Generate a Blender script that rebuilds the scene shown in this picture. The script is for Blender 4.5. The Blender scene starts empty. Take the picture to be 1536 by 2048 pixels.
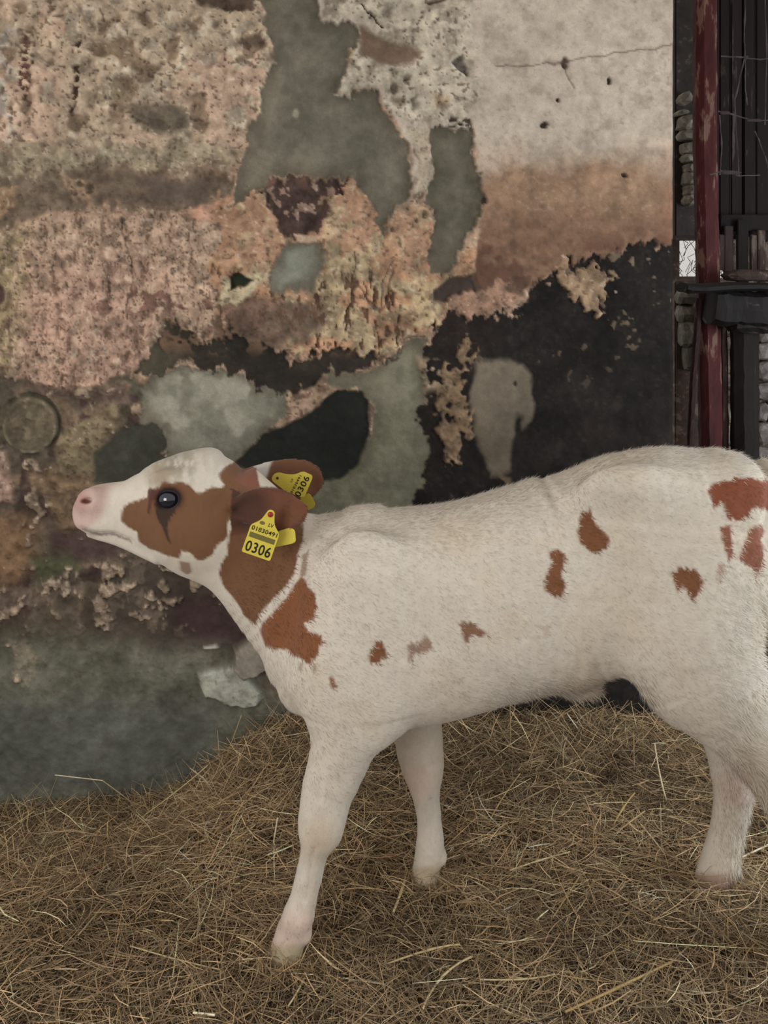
import bpy, math, random
import numpy as np
from mathutils import Vector

random.seed(7)
rng = np.random.default_rng(7)
sc = bpy.context.scene
col = sc.collection

# ------------------------------------------------------------------ camera
F, CX, HY, CAMZ = 1700.0, 768.0, 540.0, 1.07      # focal length in px, principal column, horizon row, eye height
cd = bpy.data.cameras.new('camera')
cam = bpy.data.objects.new('camera', cd)
col.objects.link(cam)
cam.location = (0, 0, CAMZ)
cam.rotation_euler = (math.pi / 2, 0, 0)
cd.sensor_fit = 'VERTICAL'
cd.sensor_height = 36.0
cd.lens = 36.0 * F / 2048.0
cd.shift_y = -(1024.0 - HY) / 2048.0
cd.clip_start = 0.05
sc.camera = cam

# ------------------------------------------------------------------ sky and light
w = bpy.data.worlds.new('overcast')
sc.world = w
w.use_nodes = True
bg = w.node_tree.nodes['Background']
bg.inputs['Color'].default_value = (1.0, 0.97, 0.92, 1)
bg.inputs['Strength'].default_value = 0.62


def area(name, loc, target, sx, sy, power, color):
    l = bpy.data.lights.new(name, 'AREA')
    l.shape = 'RECTANGLE'
    l.size, l.size_y = sx, sy
    l.energy = power
    l.color = color
    o = bpy.data.objects.new(name, l)
    col.objects.link(o)
    o.location = loc
    o.rotation_euler = (Vector(target) - Vector(loc)).to_track_quat('-Z', 'Y').to_euler()
    return o


area('barn_doorway_light', (-1.20, -0.35, 0.98), (-0.1, 1.5, 0.70), 0.95, 0.95, 21.0, (0.97, 0.97, 1.0))
area('side_doorway_light', (1.9, 1.12, 0.85), (0.5, 1.4, 0.42), 0.8, 0.9, 24.0, (0.80, 0.90, 1.0))

sc.view_settings.view_transform = 'Standard'
sc.view_settings.look = 'None'
sc.view_settings.gamma = 1.0
sc.view_settings.use_curve_mapping = False
sc.view_settings.exposure = 0.0


# ------------------------------------------------------------------ helpers
def lin(c):
    c = np.asarray(c, float) / 255.0
    return np.where(c <= 0.04045, c / 12.92, ((c + 0.055) / 1.055) ** 2.4)


def P(px, py, Y):
    """point at depth Y that stands at picture column px, row py of the photograph"""
    return np.stack([(np.asarray(px, float) - CX) * Y / F, np.zeros_like(np.asarray(px, float)) + Y,
                     CAMZ - (np.asarray(py, float) - HY) * Y / F], -1)


def pt(px, py, Y):
    return Vector(((px - CX) * Y / F, Y, CAMZ - (py - HY) * Y / F))


def vnoise(x, y, scale, seed=0):
    r = np.random.default_rng(seed + 100)
    N = 256
    g = r.random((N, N))
    fx, fy = x / scale, y / scale
    ix, iy = np.floor(fx).astype(int), np.floor(fy).astype(int)
    tx, ty = fx - ix, fy - iy
    tx = tx * tx * (3 - 2 * tx)
    ty = ty * ty * (3 - 2 * ty)
    a, b = g[ix % N, iy % N], g[(ix + 1) % N, iy % N]
    c, d = g[ix % N, (iy + 1) % N], g[(ix + 1) % N, (iy + 1) % N]
    return (a * (1 - tx) + b * tx) * (1 - ty) + (c * (1 - tx) + d * tx) * ty


def fbm(x, y, scale, octs=4, seed=0, gain=0.5):
    s, amp, tot = 0, 1.0, 0
    ca, sa = math.cos(0.6), math.sin(0.6)
    for k in range(octs):
        s = s + amp * vnoise(x, y, scale, seed + 17 * k)
        tot += amp
        amp *= gain
        scale *= 0.5
        x, y = x * ca - y * sa + 31.7, x * sa + y * ca + 11.3
    return s / tot - 0.5


def sstep(a, b, x):
    t = np.clip((x - a) / (b - a), 0, 1)
    return t * t * (3 - 2 * t)


def poly_sd(x, y, pts):
    """signed distance to a closed outline, positive inside"""
    pts = np.asarray(pts, float)
    d = np.full(x.shape, 1e9)
    inside = np.zeros(x.shape, bool)
    n = len(pts)
    for i in range(n):
        ax, ay = pts[i]
        bx, by = pts[(i + 1) % n]
        ex, ey = bx - ax, by - ay
        wx, wy = x - ax, y - ay
        t = np.clip((wx * ex + wy * ey) / (ex * ex + ey * ey + 1e-9), 0, 1)
        d = np.minimum(d, (wx - ex * t) ** 2 + (wy - ey * t) ** 2)
        c = ((ay > y) != (by > y)) & (x < (bx - ax) * (y - ay) / (by - ay + 1e-12) + ax)
        inside ^= c
    d = np.sqrt(d)
    return np.where(inside, d, -d)


def line_d(x, y, pts):
    d = np.full(x.shape, 1e9)
    for (ax, ay), (bx, by) in zip(pts[:-1], pts[1:]):
        ex, ey = bx - ax, by - ay
        t = np.clip(((x - ax) * ex + (y - ay) * ey) / (ex * ex + ey * ey + 1e-9), 0, 1)
        d = np.minimum(d, (x - ax - ex * t) ** 2 + (y - ay - ey * t) ** 2)
    return np.sqrt(d)


def raw_mesh(name, V, faces, k, smooth=True):
    """mesh from arrays: V (n,3), faces (m,k)"""
    me = bpy.data.meshes.new(name)
    V = np.ascontiguousarray(V, dtype=np.float32)
    faces = np.ascontiguousarray(faces, dtype=np.int32)
    me.vertices.add(len(V))
    me.vertices.foreach_set('co', V.ravel())
    m = len(faces)
    me.loops.add(m * k)
    me.loops.foreach_set('vertex_index', faces.ravel())
    me.polygons.add(m)
    me.polygons.foreach_set('loop_start', np.arange(0, m * k, k, dtype=np.int32))
    me.polygons.foreach_set('use_smooth', np.full(m, smooth))
    me.update(calc_edges=True)
    return me


def set_color(me, rgb, name='Col'):
    a = me.color_attributes.new(name, 'FLOAT_COLOR', 'POINT')
    c = np.ones((len(me.vertices), 4), np.float32)
    c[:, :3] = rgb
    a.data.foreach_set('color', c.ravel())


def link(name, me, mat=None, parent=None):
    o = bpy.data.objects.new(name, me)
    col.objects.link(o)
    if mat is not None and me is not None and not me.materials:
        me.materials.append(mat)
    if parent is not None:
        o.parent = parent
    return o


def empty(name, loc):
    o = bpy.data.objects.new(name, None)
    o.empty_display_size = 0.05
    o.location = loc
    col.objects.link(o)
    return o


def child(name, me, mat, parent):
    """mesh in world coordinates parented to an unrotated, unscaled thing"""
    o = link(name, me, mat, parent)
    p, off = parent, Vector((0, 0, 0))
    while p is not None:
        off += p.location
        p = p.parent
    o.location = -off
    return o


def tag(o, label=None, cat=None, group=None, kind=None):
    if label:
        o['label'] = label
    if cat:
        o['category'] = cat
    if group:
        o['group'] = group
    if kind:
        o['kind'] = kind
    return o


def material(name, rough=0.9, base=(0.5, 0.5, 0.5), attr=None, noise=None, bump=None, spec=0.3, metallic=0.0, sheen=0.0, subsurface=0):
    """noise = (scale, amount, stretch xyz) varies the value; bump = (scale, strength, distance)"""
    m = bpy.data.materials.new(name)
    m.use_nodes = True
    nt = m.node_tree
    b = nt.nodes['Principled BSDF']
    b.inputs['Roughness'].default_value = rough
    b.inputs['Specular IOR Level'].default_value = spec
    b.inputs['Metallic'].default_value = metallic
    if sheen:
        b.inputs['Sheen Weight'].default_value = sheen
    if attr:
        a = nt.nodes.new('ShaderNodeVertexColor')
        a.layer_name = attr
        src = a.outputs['Color']
    else:
        r = nt.nodes.new('ShaderNodeRGB')
        r.outputs[0].default_value = (*base, 1)
        src = r.outputs[0]
    tc = nt.nodes.new('ShaderNodeTexCoord')
    if noise:
        mp = nt.nodes.new('ShaderNodeMapping')
        mp.inputs['Scale'].default_value = noise[2]
        nt.links.new(tc.outputs['Object'], mp.inputs['Vector'])
        n = nt.nodes.new('ShaderNodeTexNoise')
        n.inputs['Scale'].default_value = noise[0]
        n.inputs['Detail'].default_value = 5
        n.inputs['Roughness'].default_value = 0.65
        nt.links.new(mp.outputs[0], n.inputs['Vector'])
        mr = nt.nodes.new('ShaderNodeMapRange')
        mr.inputs['From Min'].default_value = 0.3
        mr.inputs['From Max'].default_value = 0.7
        mr.inputs['To Min'].default_value = 1 - noise[1]
        mr.inputs['To Max'].default_value = 1 + noise[1]
        nt.links.new(n.outputs['Fac'], mr.inputs['Value'])
        mx = nt.nodes.new('ShaderNodeVectorMath')
        mx.operation = 'SCALE'
        nt.links.new(src, mx.inputs[0])
        nt.links.new(mr.outputs[0], mx.inputs['Scale'])
        src = mx.outputs[0]
    nt.links.new(src, b.inputs['Base Color'])
    if bump:
        n2 = nt.nodes.new('ShaderNodeTexNoise')
        n2.inputs['Scale'].default_value = bump[0]
        n2.inputs['Detail'].default_value = 6
        nt.links.new(tc.outputs['Object'], n2.inputs['Vector'])
        bp = nt.nodes.new('ShaderNodeBump')
        bp.inputs['Strength'].default_value = bump[1]
        bp.inputs['Distance'].default_value = bump[2]
        nt.links.new(n2.outputs['Fac'], bp.inputs['Height'])
        nt.links.new(bp.outputs[0], b.inputs['Normal'])
    return m


# ------------------------------------------------------------------ the back wall: plaster, cement and tar in real relief
WA, WB = 1.95, 0.14                       # wall plane  Y = WA + WB * X


def wallY(px):
    return WA / (1 - WB * (np.asarray(px, float) - CX) / F)


def build_wall():
    us = np.concatenate([np.arange(-760, -24, 14.0), np.arange(-24, 1352.1, 2.72)])
    vs = np.concatenate([np.arange(-330, -24, 12.0), np.arange(-24, 1640, 2.72), np.arange(1640, 1800, 14.0)])
    U, V = np.meshgrid(us, vs, indexing='ij')
    nu, nv = U.shape
    x0, y0 = U.ravel(), V.ravel()
    # ragged outlines: look every outline up at a jittered place
    x = x0 + 30 * fbm(x0, y0, 80, 3, 1) + 9 * fbm(x0, y0, 17, 3, 2)
    y = y0 + 30 * fbm(x0, y0, 80, 3, 3) + 9 * fbm(x0, y0, 17, 3, 4)
    xr = x0 + 44 * fbm(x0, y0, 60, 3, 1) + 30 * fbm(x0, y0, 22, 3, 12) + 16 * fbm(x0, y0, 8, 2, 13)
    yr = y0 + 44 * fbm(x0, y0, 60, 3, 3) + 44 * fbm(x0 * 2.2, y0, 26, 3, 14) + 16 * fbm(x0, y0, 8, 2, 15)
    n_big = fbm(x0, y0, 220, 4, 5)
    n_mid = fbm(x0, y0, 60, 4, 6)
    n_fin = fbm(x0, y0, 18, 3, 7, 0.65)
    n_pit = fbm(x0, y0 * 1.2, 8.5, 2, 8, 0.6) + 0.35 * n_mid
    n_str = fbm(x0 * 2.6, y0, 30, 3, 9, 0.65)          # upright streaks
    n_wor = np.abs(fbm(x0 * 1.9 + 20 * n_mid, y0 * 0.7, 21, 3, 10, 0.6))   # worm-like ridges
    n_flk = fbm(x0, y0, 30, 3, 11, 0.6)
    C = np.zeros((len(x0), 3))
    H = np.zeros(len(x0))
    R = np.zeros(len(x0))                               # how rough and pitted the surface is

    def lay(m, rgb, var=0.0, h=None, rough=None, vnz=None):
        nonlocal C, H, R
        m = np.clip(m, 0, 1)
        c = lin(rgb)[None, :] * (1 + var * 2.2 * (n_mid + 0.8 * n_fin if vnz is None else vnz))[:, None]
        C = C * (1 - m[:, None]) + np.clip(c, 0.002, 1) * m[:, None]
        if h is not None:
            H = H * (1 - m) + h * m
        if rough is not None:
            R = R * (1 - m) + rough * m

    xm, ym = x * 0.45 + xr * 0.55, y * 0.45 + yr * 0.55

    def poly(pts, soft=3.0, grow=0.0, rag=False):
        if rag == 'mid':
            return sstep(-soft, soft, poly_sd(xm, ym, pts) + grow + 5 * n_fin)
        if rag:
            return sstep(-soft, soft, poly_sd(xr, yr, pts) + grow + 10 * n_fin)
        return sstep(-soft, soft, poly_sd(x, y, pts) + grow)

    one = np.ones(len(x0))
    # ground coat over the whole wall
    lay(one, (138, 112, 90), 0.35, 0.006, 1.0)
    lay(sstep(0.02, 0.12, n_mid), (152, 122, 100), 0.25)
    lay(sstep(0.03, 0.2, n_big) * 0.7, (150, 112, 92), 0.2)
    # top left: rough pinkish plaster
    m = poly([(-800, -400), (500, -400), (520, 0), (545, 120), (525, 235), (490, 300), (0, 330), (-800, 340)], 8)
    lay(m, (154, 132, 110), 0.28, 0.010, 1.0)
    lay(m * sstep(0.0, 0.14, n_big + 0.4 * n_mid) * 0.7, (162, 130, 110), 0.25)
    lay(m * sstep(0.05, 0.16, n_flk), (170, 153, 132), 0.15)
    lay(m * sstep(0.10, 0.2, fbm(x0, y0, 50, 3, 21)), (120, 98, 78), 0.2, 0.006)
    lay(poly([(255, 215), (330, 208), (375, 225), (370, 262), (310, 272), (275, 250)], 10), (98, 86, 72), 0.2, 0.002)
    lay(poly([(160, 180), (250, 165), (270, 200), (180, 205)], 14) * 0.7, (112, 98, 76), 0.2, 0.004)
    lay(poly([(470, 75), (520, 70), (530, 95), (490, 92)], 5), (92, 74, 62), 0.2, 0.002)
    lay(poly([(380, -30), (515, -30), (510, 16), (440, 12), (395, 4)], 6), (78, 62, 52), 0.2, 0.002)
    lay(sstep(10, 2, np.abs(x - 149)) * sstep(60, 80, y) * sstep(235, 215, y) * sstep(-0.05, 0.08, n_pit), (66, 45, 38), 0.2, 0.001)
    lay(sstep(20, 4, np.abs(x - 45 - 0.03 * y)) * sstep(50, 90, y) * sstep(240, 200, y) * sstep(0.0, 0.1, n_pit), (92, 62, 52), 0.2, 0.002)
    lay(sstep(40, 5, np.abs(x - 5)) * sstep(320, 250, y) * sstep(-0.02, 0.1, n_flk), (165, 150, 138), 0.2)
    # pale ledge line and brown band
    lay(poly([(-800, 296), (0, 302), (200, 290), (480, 288), (485, 335), (200, 350), (0, 372), (-800, 372)], 16, 0, True) * 0.8, (126, 114, 92), 0.3, 0.004, 0.9)
    lay(poly([(-800, 345), (0, 350), (150, 344), (300, 346), (440, 345), (480, 352), (455, 395), (400, 425), (250, 418), (140, 425), (60, 440), (0, 470), (-800, 480)], 14, 0, True) * 0.92, (92, 77, 64), 0.35, 0.0, 0.7)
    lay(poly([(280, 360), (420, 355), (425, 410), (300, 412)], 16) * 0.7, (78, 66, 60), 0.15, -0.002, 0.3)
    lay(poly([(120, 350), (195, 365), (200, 405), (150, 400)], 9) * sstep(-0.05, 0.1, n_flk), (140, 112, 90), 0.2, 0.006, 1)
    lay(poly([(-30, 378), (36, 372), (34, 410), (10, 432), (-30, 436)], 5), (142, 112, 82), 0.2, 0.008, 1)
    lay(poly([(415, 405), (440, 395), (470, 400), (460, 425), (440, 450), (420, 470), (345, 480), (350, 430)], 5), (166, 122, 100), 0.18, 0.012, 0.7)
    # left middle: pink plaster with upright cracks
    m = poly([(-800, 480), (0, 470), (60, 440), (140, 425), (340, 428), (440, 450), (480, 470), (500, 520), (450, 590), (440, 655), (410, 682), (381, 647), (330, 641), (305, 690), (264, 748), (176, 766), (105, 775), (59, 758), (0, 735), (-800, 740)], 7)
    lay(m, (156, 126, 105), 0.26, 0.011, 1.0)
    lay(m * sstep(-0.05, 0.18, n_big + (y0 - 580) / 900) * 0.7, (160, 122, 105), 0.2)
    lay(m * poly([(-800, 440), (60, 450), (50, 560), (36, 740), (-800, 740)], 22), (138, 118, 86), 0.22, 0.007)
    lay(m * sstep(0.06, 0.2, n_str) * 0.7, (174, 144, 122), 0.15)
    lay(m * sstep(-0.10, -0.24, n_str) * 0.75, (108, 80, 66), 0.2, 0.006)
    lay(m * sstep(0.03, 0.004, n_wor) * 0.6, (100, 74, 60), 0.15, 0.005)
    lay(poly([(-60, 575), (4, 580), (16, 600), (10, 622), (-60, 620)], 5), (82, 58, 54), 0.2, 0.0)
    lay(poly([(180, 590), (330, 560), (440, 600), (430, 650), (250, 640), (120, 625)], 20) * sstep(0.02, 0.12, n_flk), (112, 78, 66), 0.2, 0.006)
    # lower left: dark mottled ground
    low = poly([(-800, 740), (0, 735), (59, 758), (105, 775), (176, 766), (264, 748), (300, 780), (560, 860), (640, 1000), (860, 1020), (860, 1700), (-800, 1700)], 8)
    lay(low, (84, 72, 60), 0.3, 0.002, 0.6)
    lay(low * sstep(0.0, 0.16, n_big + 0.3 * n_mid), (70, 66, 52), 0.25)
    lay(low * sstep(0.10, 0.2, n_mid), (104, 84, 66), 0.25, 0.005)
    lay(low * sstep(0.13, 0.2, fbm(x0, y0, 44, 3, 31)) * sstep(1300, 1180, y0), (62, 46, 44), 0.2)
    lay(poly([(58, 755), (105, 772), (255, 765), (262, 800), (235, 815), (140, 790), (70, 800)], 8), (88, 70, 62), 0.3, 0.004, 1)
    lay(poly([(60, 940), (130, 930), (200, 940), (220, 1010), (190, 1080), (130, 1090), (100, 1030)], 16), (116, 92, 68), 0.3, 0.008, 1)
    lay(poly([(100, 880), (150, 840), (210, 830), (230, 800), (245, 830), (200, 880), (215, 950), (120, 945)], 8), (112, 96, 72), 0.3, 0.006, 1)
    lay(poly([(-800, 905), (12, 905), (30, 970), (25, 1010), (-800, 1020)], 8), (142, 112, 98), 0.22, 0.010, 1)
    lay(poly([(-800, 1040), (70, 1040), (60, 1120), (30, 1165), (-800, 1165)], 25), (118, 88, 62), 0.22, 0.003)
    lay(poly([(90, 1060), (230, 1065), (240, 1100), (160, 1135), (110, 1125)], 14), (72, 54, 52), 0.2, 0.0, 0.4)
    lay(poly([(60, 1110), (140, 1110), (170, 1145), (70, 1160)], 14) * 0.8, (74, 78, 52), 0.2)
    lay(poly([(234, 850), (293, 838), (328, 863), (336, 905), (300, 935), (240, 970), (185, 965), (190, 910)], 6), (54, 54, 46), 0.15, -0.002, 0.25)
    lay(poly([(250, 1120), (330, 1105), (420, 1160), (520, 1260), (505, 1300), (380, 1330), (180, 1290), (160, 1200)], 30), (68, 58, 50), 0.2, -0.001, 0.3)
    lay(poly([(340, 1180), (450, 1200), (520, 1245), (500, 1290), (400, 1285), (350, 1250)], 18), (62, 44, 44), 0.15, -0.001, 0.2)
    lay(poly([(-800, 1250), (480, 1300), (560, 1420), (860, 1420), (860, 1700), (-800, 1700)], 40), (92, 90, 77), 0.25, 0.0, 0.4)  # grey lifted to hold some lens-flare haze in the colour
    lay(poly([(-800, 1420), (200, 1400), (440, 1420), (420, 1560), (-800, 1640)], 40), (82, 83, 77), 0.2, -0.002, 0.25)  # flare haze painted into this tone as well
    # clinging flakes of old plaster
    flake = sstep(0.04, 0.08, n_flk)
    for pts in ([(0, 1175), (40, 1165), (50, 1210), (20, 1235), (-40, 1210)], [(195, 1115), (250, 1095), (255, 1130), (200, 1145)],
                [(95, 1165), (165, 1160), (170, 1190), (100, 1195)], [(205, 1165), (250, 1170), (245, 1195), (215, 1190)],
                [(20, 1275), (60, 1275), (65, 1360), (40, 1370)], [(180, 1200), (230, 1210), (225, 1245), (195, 1240)],
                [(275, 1200), (300, 1190), (330, 1220), (300, 1250)], [(270, 1130), (300, 1135), (290, 1180), (260, 1175)]):
        lay(poly(pts, 5, 4, True) * np.maximum(flake, 0.2), (146, 124, 106), 0.25, 0.009, 1)
    lay(sstep(0.19, 0.24, n_flk + 0.25 * n_fin) * low * sstep(1300, 1180, y0), (128, 108, 90), 0.2, 0.008, 1)
    # cast round patch with its rim
    rr = np.hypot(x0 - 60 + 5 * n_mid, y0 - 850 + 5 * n_mid)
    lay(sstep(68, 56, rr) * 0.75, (92, 82, 64), 0.3, 0.003, 0.4)
    lay(sstep(6, 1, np.abs(rr - 60)) * 0.85 * sstep(-0.25, 0.0, n_flk + n_mid), (56, 54, 44), 0.1, -0.006)
    lay(sstep(4, 1, np.abs(rr - 52)) * 0.5 * sstep(-0.1, 0.1, n_flk + (y0 - 850) / 300), (132, 120, 96), 0.15)
    H = H + 0.005 * sstep(9, 2, np.abs(rr - 50))
    # middle: orange plaster remains
    mid = poly([(440, 400), (540, 370), (560, 430), (580, 480), (650, 470), (680, 360), (720, 380), (760, 470), (830, 430), (870, 450), (880, 540), (960, 470), (980, 560), (900, 640), (850, 665), (760, 700), (700, 712), (560, 690), (470, 640), (430, 650), (430, 560)], 6, 0, True)
    lay(mid, (146, 108, 80), 0.25, 0.009, 0.9)
    lay(mid * sstep(-0.02, 0.12, n_mid), (158, 116, 84), 0.2, 0.012)
    lay(mid * sstep(0.05, 0.16, n_big + n_flk), (150, 128, 96), 0.2)
    lay(poly([(430, 590), (480, 575), (540, 600), (640, 600), (660, 640), (620, 680), (520, 690), (470, 650)], 14) * 0.85, (88, 68, 60), 0.3, 0.003, 0.8)
    lay(poly([(740, 640), (840, 620), (830, 660), (760, 690)], 14) * 0.6, (120, 76, 52), 0.2)
    lay(mid * sstep(-0.10, -0.17, n_str) * sstep(520, 560, y0), (92, 66, 50), 0.2, 0.004)
    # white wash, upper right
    lime = poly([(630, -400), (1500, -400), (1500, 500), (1350, 497), (1262, 498), (1204, 520), (1100, 545), (1030, 600), (960, 620), (940, 560), (965, 430), (950, 255), (870, 250), (830, 270), (820, 400), (840, 330), (800, 250), (750, 175), (660, 190), (690, 160), (720, 60), (640, 40)], 5)
    lay(lime, (168, 151, 137), 0.08, 0.009, 0.3)
    lay(poly([(620, -400), (950, -400), (940, 250), (860, 255), (790, 240), (745, 175), (655, 190), (692, 150), (715, 58), (636, 44)], 6, 0, True), (160, 147, 130), 0.16, 0.011, 1.0)
    up = poly([(715, 55), (770, 90), (840, 105), (820, 125), (770, 130), (715, 118)], 6)
    lay(up, (104, 82, 66), 0.15, 0.002, 0.3)
    lay(poly([(770, 140), (835, 150), (830, 210), (790, 215), (765, 180)], 9) * sstep(-0.1, 0.05, n_flk), (104, 92, 76), 0.25, 0.004, 1)
    lay(poly([(840, 160), (895, 160), (900, 200), (870, 215), (845, 195)], 9) * sstep(-0.06, 0.08, n_flk), (150, 122, 96), 0.25, 0.007, 1)
    lay(poly([(905, 128), (920, 115), (932, 145), (932, 165)], 2.5), (84, 78, 74), 0.1, 0.0)
    lay(poly([(840, 8), (905, -10), (890, 0), (850, 14)], 3), (86, 70, 60), 0.1, 0.002)
    lay(poly([(895, 228), (948, 232), (945, 252), (893, 250)], 4) * sstep(-0.05, 0.03, n_pit), (72, 62, 50), 0.1, 0.002)
    lay(sstep(2.5, 1, line_d(x, y, [(728, 15), (745, 40), (760, 62)])), (84, 70, 60), 0.1, 0.003)
    # rising damp: ochre and rust under the white
    lay(lime * sstep(250, 330, y + 46 * n_mid + 50 * n_big) * sstep(930, 975, x) * 0.55, (156, 128, 106), 0.12)
    lay(lime * sstep(312, 375, y + 70 * n_big + 60 * n_mid + 30 * np.sin((x - 960) / 120.0)) * sstep(925, 960, x), (134, 102, 78), 0.18)
    lay(lime * sstep(385, 450, y + 60 * n_big + 70 * n_mid) * sstep(925, 960, x) * 0.85, (112, 80, 61), 0.25)
    lay(lime * sstep(455, 510, y + 60 * n_mid) * sstep(0.0, 0.1, n_mid), (88, 58, 44), 0.2)
    lay(lime * sstep(1300, 1345, x0) * sstep(250, 420, y0) * 0.6, (122, 84, 62), 0.15)
    # grey cement fillings
    cem = (96, 90, 77)
    for pts, rgb, sf in (
        ([(518, -400), (640, -400), (628, 0), (636, 45), (674, 48), (713, 57), (712, 100), (693, 108), (692, 160), (658, 186), (713, 188), (744, 178), (764, 217), (783, 255), (808, 281), (815, 319), (824, 357), (815, 396), (783, 440), (770, 485), (748, 440), (730, 400), (709, 352), (681, 357), (600, 350), (547, 355), (505, 396), (470, 412), (483, 351), (496, 287), (500, 255), (525, 235), (520, 190), (540, 110), (532, 40)], cem, 3.5),
        ([(856, 255), (949, 256), (949, 332), (961, 383), (961, 421), (923, 490), (885, 545), (866, 545), (858, 485), (869, 434), (840, 408), (859, 383), (869, 345), (856, 300)], (92, 86, 72), 2.5),
        ([(572, 491), (655, 482), (668, 504), (640, 542), (623, 574), (553, 582), (530, 560)], (104, 102, 90), 9),
        ([(281, 781), (305, 755), (381, 738), (457, 746), (510, 773), (578, 780), (574, 826), (510, 875), (480, 912), (440, 935), (381, 912), (334, 912), (328, 863), (275, 840)], (116, 112, 97), 4),
        ([(640, 742), (700, 748), (750, 735), (800, 695), (850, 678), (850, 760), (842, 830), (855, 900), (860, 960), (855, 1060), (610, 1060), (600, 950), (680, 935), (712, 930), (738, 875), (744, 805), (720, 778), (650, 778)], (100, 96, 78), 5)):
        m = poly(pts, sf, 0, 'mid')
        lay(m, rgb, 0.16, 0.001, 0.12)
        lay(m * sstep(0.0, 0.2, n_big + n_mid) * 0.5, (112, 104, 88), 0.1)
        lay(m * (1 - poly(pts, 18, -18)) * 0.5, (72, 63, 51), 0.15)
    m1 = poly([(281, 781), (381, 738), (578, 780), (510, 875), (381, 912), (328, 863)], 12)
    lay(m1 * sstep(0.0, 0.12, n_mid), (134, 128, 114), 0.08)
    lay(poly([(575, 510), (630, 495), (615, 545), (570, 575)], 10), (118, 119, 106), 0.1, 0.002)
    lay(sstep(7, 3, np.hypot(x - 597, (y - 230) * 0.7)), (136, 128, 110), 0.1)
    lay(poly([(820, 255), (856, 258), (868, 330), (858, 380), (826, 385), (838, 320)], 3), (164, 146, 126), 0.18, 0.011, 0.8)
    # plum coloured recess
    m = poly([(547, 362), (600, 355), (681, 362), (706, 357), (668, 408), (664, 468), (620, 478), (572, 472), (553, 427), (515, 398)], 4)
    m = poly([(547, 362), (600, 355), (681, 362), (706, 357), (668, 408), (664, 468), (620, 478), (572, 472), (553, 427), (515, 398)], 7, 0, True)
    lay(m, (66, 49, 45), 0.45, -0.004, 0.7)
    lay(m * sstep(0.0, 0.13, n_mid) * sstep(430, 390, y0), (92, 65, 55), 0.3)
    lay(m * sstep(0.16, 0.22, n_flk + n_fin), (124, 96, 84), 0.2)
    lay(poly([(590, 470), (625, 468), (650, 475), (640, 485), (600, 488)], 3), (158, 130, 106), 0.1, 0.008)
    # orange tongues beside it
    for pts in ([(470, 430), (505, 400), (530, 398), (550, 440), (565, 470), (548, 500), (530, 545), (460, 540), (452, 480)],
                [(705, 358), (718, 375), (708, 410), (735, 445), (752, 470), (735, 490), (675, 502), (660, 490), (668, 440), (664, 405)],
                [(800, 440), (850, 425), (858, 450), (845, 500), (855, 560), (845, 575), (825, 545), (790, 500), (775, 475)]):
        m = poly(pts, 3, 4, True)
        lay(m, (150, 112, 86), 0.2, 0.012, 0.8)
        lay(m * sstep(0.0, 0.12, n_flk), (160, 132, 100), 0.15)
    m = poly([(440, 560), (520, 540), (545, 550), (480, 605), (440, 600)], 4)
    lay(m, (150, 134, 106), 0.2, 0.012, 1)
    lay(poly([(455, 552), (478, 545), (507, 558), (490, 575), (460, 574)], 2.5), (36, 42, 30), 0.1, -0.010, 0)
    # tarred black parts
    tar = poly([(858, 664), (898, 636), (1025, 632), (1044, 612), (1055, 580), (1108, 545), (1127, 517), (1204, 518), (1261, 500), (1306, 492), (1352, 496), (1400, 600), (1400, 1800), (840, 1800), (840, 1000), (858, 960), (850, 900), (842, 830), (850, 740)], 4, 0, True)
    lay(tar, (25, 21, 19), 0.45, 0.003, 0.15)
    lay(tar * sstep(0.0, 0.2, n_big) * 0.8, (34, 25, 22), 0.4)
    lay(tar * sstep(0.22, 0.27, n_flk + 0.45 * n_fin) * sstep(850, 560, y0), (92, 76, 60), 0.3, 0.005)
    for pts in ([(1119, 527), (1137, 541), (1183, 546), (1215, 559), (1210, 577), (1188, 591), (1201, 614), (1192, 620), (1169, 600), (1137, 582)],):
        lay(poly(pts, 2.5, 6, True), (132, 104, 78), 0.2, 0.010, 0.8)
    lay(poly([(928, 698), (951, 696), (941, 723), (923, 755), (932, 792), (937, 828), (942, 878), (914, 896), (900, 925), (892, 890), (887, 845), (891, 820), (869, 810), (887, 773), (900, 728)], 3.5, 7, True) * sstep(-0.10, -0.03, n_flk), (112, 88, 64), 0.3, 0.007, 1)
    lay(poly([(832, 715), (870, 715), (900, 765), (870, 775), (838, 770)], 8) * sstep(0.02, 0.08, n_flk), (128, 106, 84), 0.2, 0.006)
    lay(poly([(975, 945), (1015, 950), (1020, 985), (985, 1000)], 8) * sstep(-0.02, 0.05, n_flk), (96, 76, 56), 0.2, 0.004)
    lay(poly([(895, 890), (915, 880), (910, 1030), (895, 1030)], 5) * sstep(0.02, 0.08, n_flk), (110, 92, 74), 0.2, 0.004)
    lay(poly([(870, 590), (900, 560), (940, 555), (950, 590), (900, 615), (872, 610)], 5), (58, 46, 42), 0.2, -0.002, 0.2)
    lay(poly([(865, 640), (895, 610), (960, 580), (1020, 545), (1040, 590), (1010, 625), (900, 636)], 6, 0, True), (132, 98, 78), 0.25, 0.009, 0.8)
    lay(poly([(1010, 590), (1020, 560), (1060, 560), (1050, 600)], 5) * 0.8, (74, 52, 42), 0.25, 0.003)
    lay(poly([(845, 575), (880, 560), (862, 610), (875, 640), (840, 662), (822, 655), (830, 610)], 3), (150, 126, 92), 0.2, 0.012, 0.9)
    m = poly([(955, 723), (996, 714), (1037, 719), (1058, 746), (1062, 792), (1071, 810), (1065, 846), (1051, 855), (1048, 835), (1033, 828), (1030, 887), (1019, 933), (978, 956), (960, 887), (948, 855), (946, 783)], 7)
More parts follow.
